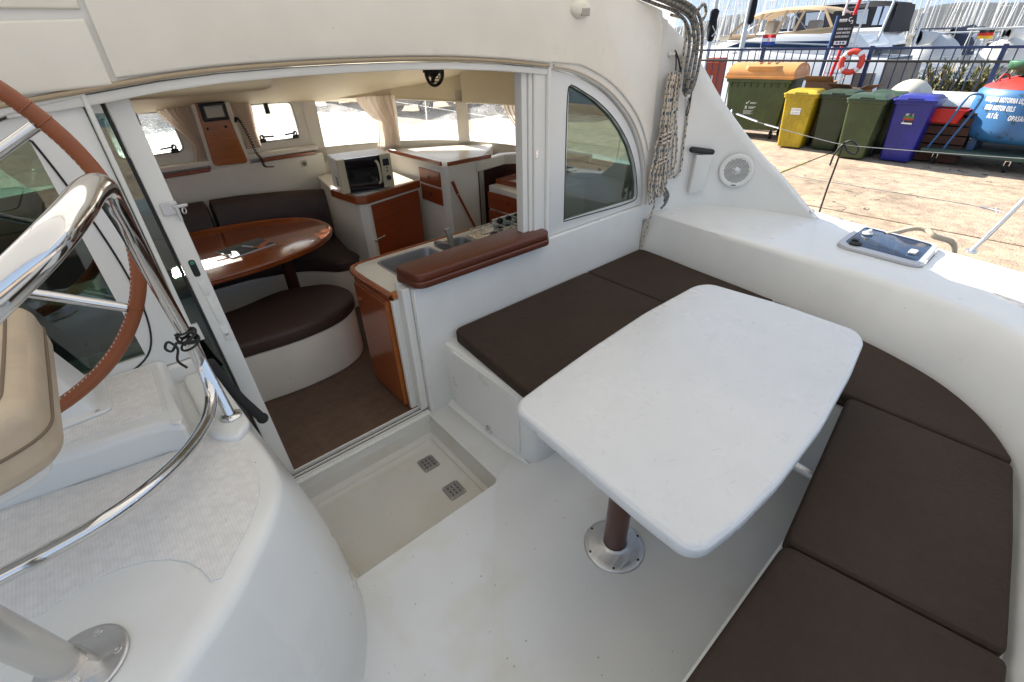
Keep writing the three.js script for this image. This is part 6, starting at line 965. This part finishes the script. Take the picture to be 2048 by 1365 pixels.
{ // two nearer masts with dark mast boots at the left
  const navy = cloth([0.012, 0.012, 0.014]);
  const b = thing('mast_post', 'pale mast with black wrapped cover nearest the cabin wing', 'mast', [24, -1.3, -13.55]); obj('spar', rod([0, 0, 0], [0.15, 13, -0.05], 0.10, 12), mastM, b); obj('black_cover', loft([[2.9, 0.10], [3.0, 0.16], [3.4, 0.22], [3.75, 0.17], [4.05, 0.20], [4.15, 0.11]].map(([y, r]) => Array.from({ length: 11 }, (_, k) => { const a = k / 10 * 6.283; return [r * Math.cos(a) * (1 + 0.2 * Math.sin(a * 3 + y * 4)), y, r * Math.sin(a)]; })), false, 1.2), navy, b);
  obj('lashing', [tube([[-0.2, 3.1, 0.18], [0.0, 3.3, 0.23], [0.2, 3.5, 0.1]], 0.02, 12, 6), tube([[-0.22, 3.5, 0.14], [-0.1, 3.3, 0.22], [0.1, 3.1, 0.2]], 0.02, 12, 6)], M.paint, b);
  const c = thing('mast_post', 'pale mast with dark sail cover left of the tan canopy yacht', 'mast', [25, -1.3, -12.45]); obj('spar', rod([0, 0, 0], [0.1, 13, -0.05], 0.11, 12), mastM, c); obj('dark_cover', loft([[3.5, 0.04], [3.6, 0.14], [4.2, 0.16], [4.9, 0.10], [5.2, 0.03]].map(([y, r]) => Array.from({ length: 9 }, (_, k) => { const a = k / 8 * 6.283; return [r * Math.cos(a), y, r * Math.sin(a) + 0.16]; })), false, 1.2), navy, c);
}
// ---------------------------------------------------------------- motor yacht with the tan flybridge canopy
{
  const X = 28, y = thing('motor_yacht', 'white motor yacht with tan zipped canopy over its flybridge', 'motor yacht', [X, -1.3, -12]);
  const P = (dx, yy, z) => [dx, yy + 1.3, z + 12];
  const sec = (z, w, top, low) => [P(-w, low, z), P(-w, top - 0.15, z), P(-w * 0.95, top, z), P(w * 0.95, top, z), P(w, top - 0.15, z), P(w, low, z)];
  obj('hull', loft([[-17.5, 0.2, 1.35], [-16, 0.9, 1.30], [-14, 1.6, 1.2], [-11, 1.9, 1.05], [-8, 1.9, 0.9], [-6.8, 1.85, 0.85]].map(([z, w, t]) => sec(z, w, t, -1.5)), false, 0.6), whiteHull, y);
  obj('superstructure', loft([[-15.2, 0.9, 1.30], [-14.2, 1.3, 1.52], [-13.0, 1.5, 1.72], [-11.2, 1.6, 1.80], [-8.2, 1.55, 1.72], [-7.6, 1.5, 1.2]].map(([z, w, t]) => sec(z, w, t, 0.9)), false, 0.6), whiteHull, y);
  obj('saloon_window', [plate([[-14.0, 1.30], [-13.2, 1.52], [-9.0, 1.50], [-8.4, 1.22]].map(([z, q]) => [z + 12, q + 1.3]), 1.60, 1.64, 0.004).rotateY(R90)], M.smoked, y);
  const tan = cloth([0.52, 0.37, 0.22]), vinyl = phys({ color: C(0.80, 0.82, 0.86), transmission: 1, thickness: 0, roughness: 0.10, ior: 1.35 });
  const top = [[-13.35, 2.42], [-13.2, 2.56], [-12.6, 2.74], [-11.6, 2.82], [-10.6, 2.80], [-9.9, 2.72], [-9.6, 2.58]];
  obj('canopy_roof', loft(top.map(([z, q], i) => { const w = i === 0 || i === 6 ? 1.1 : 1.3; return [P(-w, q - 0.10, z), P(-w * 0.9, q, z), P(0, q + 0.05, z), P(w * 0.9, q, z), P(w, q - 0.10, z)]; }), true, 0.9), tan, y);
  obj('canopy_skirt', [plate([[-14.0, 1.60], [-13.9, 1.86], [-12.4, 1.80], [-10.6, 1.92], [-9.3, 2.02], [-9.2, 1.80], [-11.0, 1.66], [-12.5, 1.56]].map(([z, q]) => [z + 12, q + 1.3]), 1.44, 1.47, 0.004).rotateY(R90)], tan, y);
  const pane = (q) => loft([[q[0], q[1]], [q[3], q[2]]].map(([a, b]) => [P(-1.45, a[1], a[0]), P(-1.28, b[1], b[0])]), false, 0);
  for (const q of [[[-13.9, 1.82], [-13.3, 2.42], [-12.62, 2.62], [-12.75, 1.84]], [[-12.6, 1.84], [-12.5, 2.62], [-11.5, 2.70], [-11.75, 1.86]], [[-11.6, 1.87], [-11.4, 2.70], [-10.75, 2.68], [-10.95, 1.92]], [[-10.85, 1.93], [-10.65, 2.68], [-9.95, 2.58], [-9.4, 2.05]]]) { const w = obj('canopy_window', pane(q), vinyl, y); }
  for (const [a, b] of [[[-13.95, 1.80], [-13.32, 2.45]], [[-12.68, 1.82], [-12.56, 2.64]], [[-11.68, 1.85], [-11.46, 2.72]], [[-10.9, 1.90], [-10.7, 2.70]], [[-9.35, 2.0], [-9.85, 2.62]]]) obj('canopy_seam', bar(P(-1.47, a[1], a[0]), P(-1.30, b[1], b[0]), 0.05, 0.10), tan, y);
  for (const [a, b] of [[[-13.6, 1.75], [-12.2, 2.7]], [[-12.0, 1.75], [-11.0, 2.7]], [[-11.3, 2.65], [-10.4, 1.85]]]) obj('canopy_hoop', [rod(P(-1.1, a[1], a[0]), P(-1.1, b[1], b[0]), 0.022, 8)], M.steelWorn, y);
  obj('bridge_seat', rbox(0.6, 0.7, 0.5, 0.1, ...P(-0.4, 2.0, -12.4)), covers[0], y); obj('bridge_seat', rbox(0.6, 0.6, 0.5, 0.1, ...P(-0.3, 2.0, -10.5)), covers[0], y);
  obj('radar_dome', [at(new THREE.SphereGeometry(0.24, 18, 12), ...P(-1.0, 2.02, -8.9)), cyl(0.24, 0.24, 0.2, ...P(-1.0, 1.72, -8.9))], whiteHull, y);
  obj('side_rail', [tube([P(-1.7, 1.5, -15.8), P(-1.9, 1.55, -14), P(-1.95, 1.45, -11), P(-1.95, 1.3, -8)], 0.03, 30, 6)], M.steel, y);
}
{ // second yacht: white hard top, black canopy aft
  const y = thing('motor_yacht', 'larger motor yacht with white hardtop and black canvas enclosure', 'motor yacht', [33, -1.3, -11]);
  const P = (dx, yy, z) => [dx, yy + 1.3, z + 11], sec = (z, w, top, low) => [P(-w, low, z), P(-w, top - 0.12, z), P(-w * 0.95, top, z), P(w * 0.95, top, z), P(w, top - 0.12, z), P(w, low, z)];
  obj('hull', loft([[-20, 0.3, 1.3], [-17, 1.6, 1.25], [-13, 2.1, 1.15], [-8.2, 2.1, 1.05]].map(([z, w, t]) => sec(z, w, t, -1.5)), false, 0.6), whiteHull, y);
  obj('superstructure', loft([[-17, 1.2, 1.5], [-15, 1.7, 1.9], [-8.8, 1.8, 1.95], [-8.4, 1.7, 1.2]].map(([z, w, t]) => sec(z, w, t, 0.9)), false, 0.6), whiteHull, y);
  obj('dark_windows', [plate([[-14.5, 1.05], [-13.8, 1.62], [-8.9, 1.62], [-8.7, 1.05]].map(([z, q]) => [z + 11, q + 1.3]), 1.83, 1.87, 0.004).rotateY(R90)], M.smoked, y);
  obj('hardtop', loft([[-14.4, 0.8, 2.92], [-13.6, 1.3, 3.02], [-11, 1.5, 3.10], [-9.8, 1.4, 3.02]].map(([z, w, t]) => [P(-w, t - 0.10, z), P(-w, t - 0.02, z), P(0, t + 0.03, z), P(w, t - 0.02, z), P(w, t - 0.10, z), P(-w, t - 0.10, z)]), false, 0.6), whiteHull, y);
  obj('black_canopy', [loft([[-13.0, 2.95], [-11.2, 3.04], [-9.6, 3.05], [-8.75, 2.98], [-8.6, 2.88]].map(([z, t]) => [P(-1.65, 1.75, z + 0.12), P(-1.55, t - 0.25, z), P(-1.35, t, z), P(1.35, t, z), P(1.55, t - 0.25, z), P(1.65, 1.75, z + 0.12)]), false, 0.5), plate([[-1.6, 1.75], [1.6, 1.75], [1.5, 2.7], [1.3, 2.9], [-1.3, 2.9], [-1.5, 2.7]].map(([a, q]) => [a, q + 1.3]), 0, 0.03, 0).translate(0, 0, 2.45)], cloth([0.02, 0.02, 0.022]), y);
  for (const [z0, z1] of [[-12.4, -11.5], [-10.0, -9.55]]) obj('canopy_window', plate([[z0, 2.15], [z1, 2.05], [z1 - 0.1, 2.72], [z0 - 0.1, 2.70]].map(([z, q]) => [z + 11, q + 1.3]), 1.60, 1.615, 0).rotateY(R90), phys({ color: C(0.45, 0.52, 0.60), roughness: 0.15, clearcoat: 1 }), y);
  for (const z0 of [-9.3, -9.0]) obj('rear_window', plate([[z0, 2.05], [z0 + 0.24, 2.05], [z0 + 0.22, 2.78], [z0 + 0.02, 2.80]].map(([z, q]) => [z + 11, q + 1.3]), 1.655, 1.665, 0).rotateY(R90), phys({ color: C(0.55, 0.65, 0.78), roughness: 0.2, clearcoat: 1 }), y);
}
{ // passerelle ladder with a red strut
  const l = thing('boarding_ladder', 'upright aluminium boarding ladder with a red strut beyond the fence', 'ladder', [17, -0.3, -5.7]);
  for (const z of [-0.22, 0.28]) obj('rail', rod([0, 0, z], [0.2, 3.2, z + 0.1], 0.028, 8), mastM, l); for (let k = 0; k < 8; k++) obj('rung', rod([0.03 + k * 0.025, 0.4 + k * 0.36, -0.2], [0.03 + k * 0.025, 0.4 + k * 0.36, 0.32], 0.016, 6), mastM, l);
  obj('red_strut', rod([-0.05, 0.5, 0.0], [0.1, 3.3, 0.22], 0.045, 10), mat({ color: C(0.62, 0.02, 0.02), roughness: 0.4 }), l);
}
function flag(label, pos, draw, w, h, turn) { const f = thing('flag', label, 'flag', pos, turn || R90); const p = printPlate(w, h, draw, 192, 128); const g = new THREE.PlaneGeometry(w, h, 10, 4); const a = g.attributes.position; for (let i = 0; i < a.count; i++) a.setZ(i, 0.03 * Math.sin(a.getX(i) * 14)); g.computeVertexNormals(); g.translate(w / 2, 0.65, 0); p.m.side = THREE.DoubleSide; obj('cloth', g, p.m, f, true); obj('staff', rod([0, 0, 0], [0, 0.65 + h / 2 + 0.05, 0], 0.012, 6), M.steelWorn, f); }
flag('small red white and blue flag with chequered crest left of yachts', [21, 0.98, -9.72], (x, w, h) => { x.fillStyle = '#c8202c'; x.fillRect(0, 0, w, h / 3); x.fillStyle = '#f2f2f0'; x.fillRect(0, h / 3, w, h / 3); x.fillStyle = '#22409a'; x.fillRect(0, 2 * h / 3, w, h / 3); for (let i = 0; i < 5; i++) for (let j = 0; j < 5; j++) { x.fillStyle = (i + j) % 2 ? '#f2f2f0' : '#c8202c'; x.fillRect(74 + i * 9, 38 + j * 10, 9, 10); } }, 0.50, 0.34);
flag('small black red and gold flag among the masts', [33, 0.9, -5.35], (x, w, h) => { x.fillStyle = '#141414'; x.fillRect(0, 0, w, h / 3); x.fillStyle = '#d3281e'; x.fillRect(0, h / 3, w, h / 3); x.fillStyle = '#e9b62a'; x.fillRect(0, 2 * h / 3, w, h / 3); }, 0.52, 0.34);
renderer.render(scene, camera);
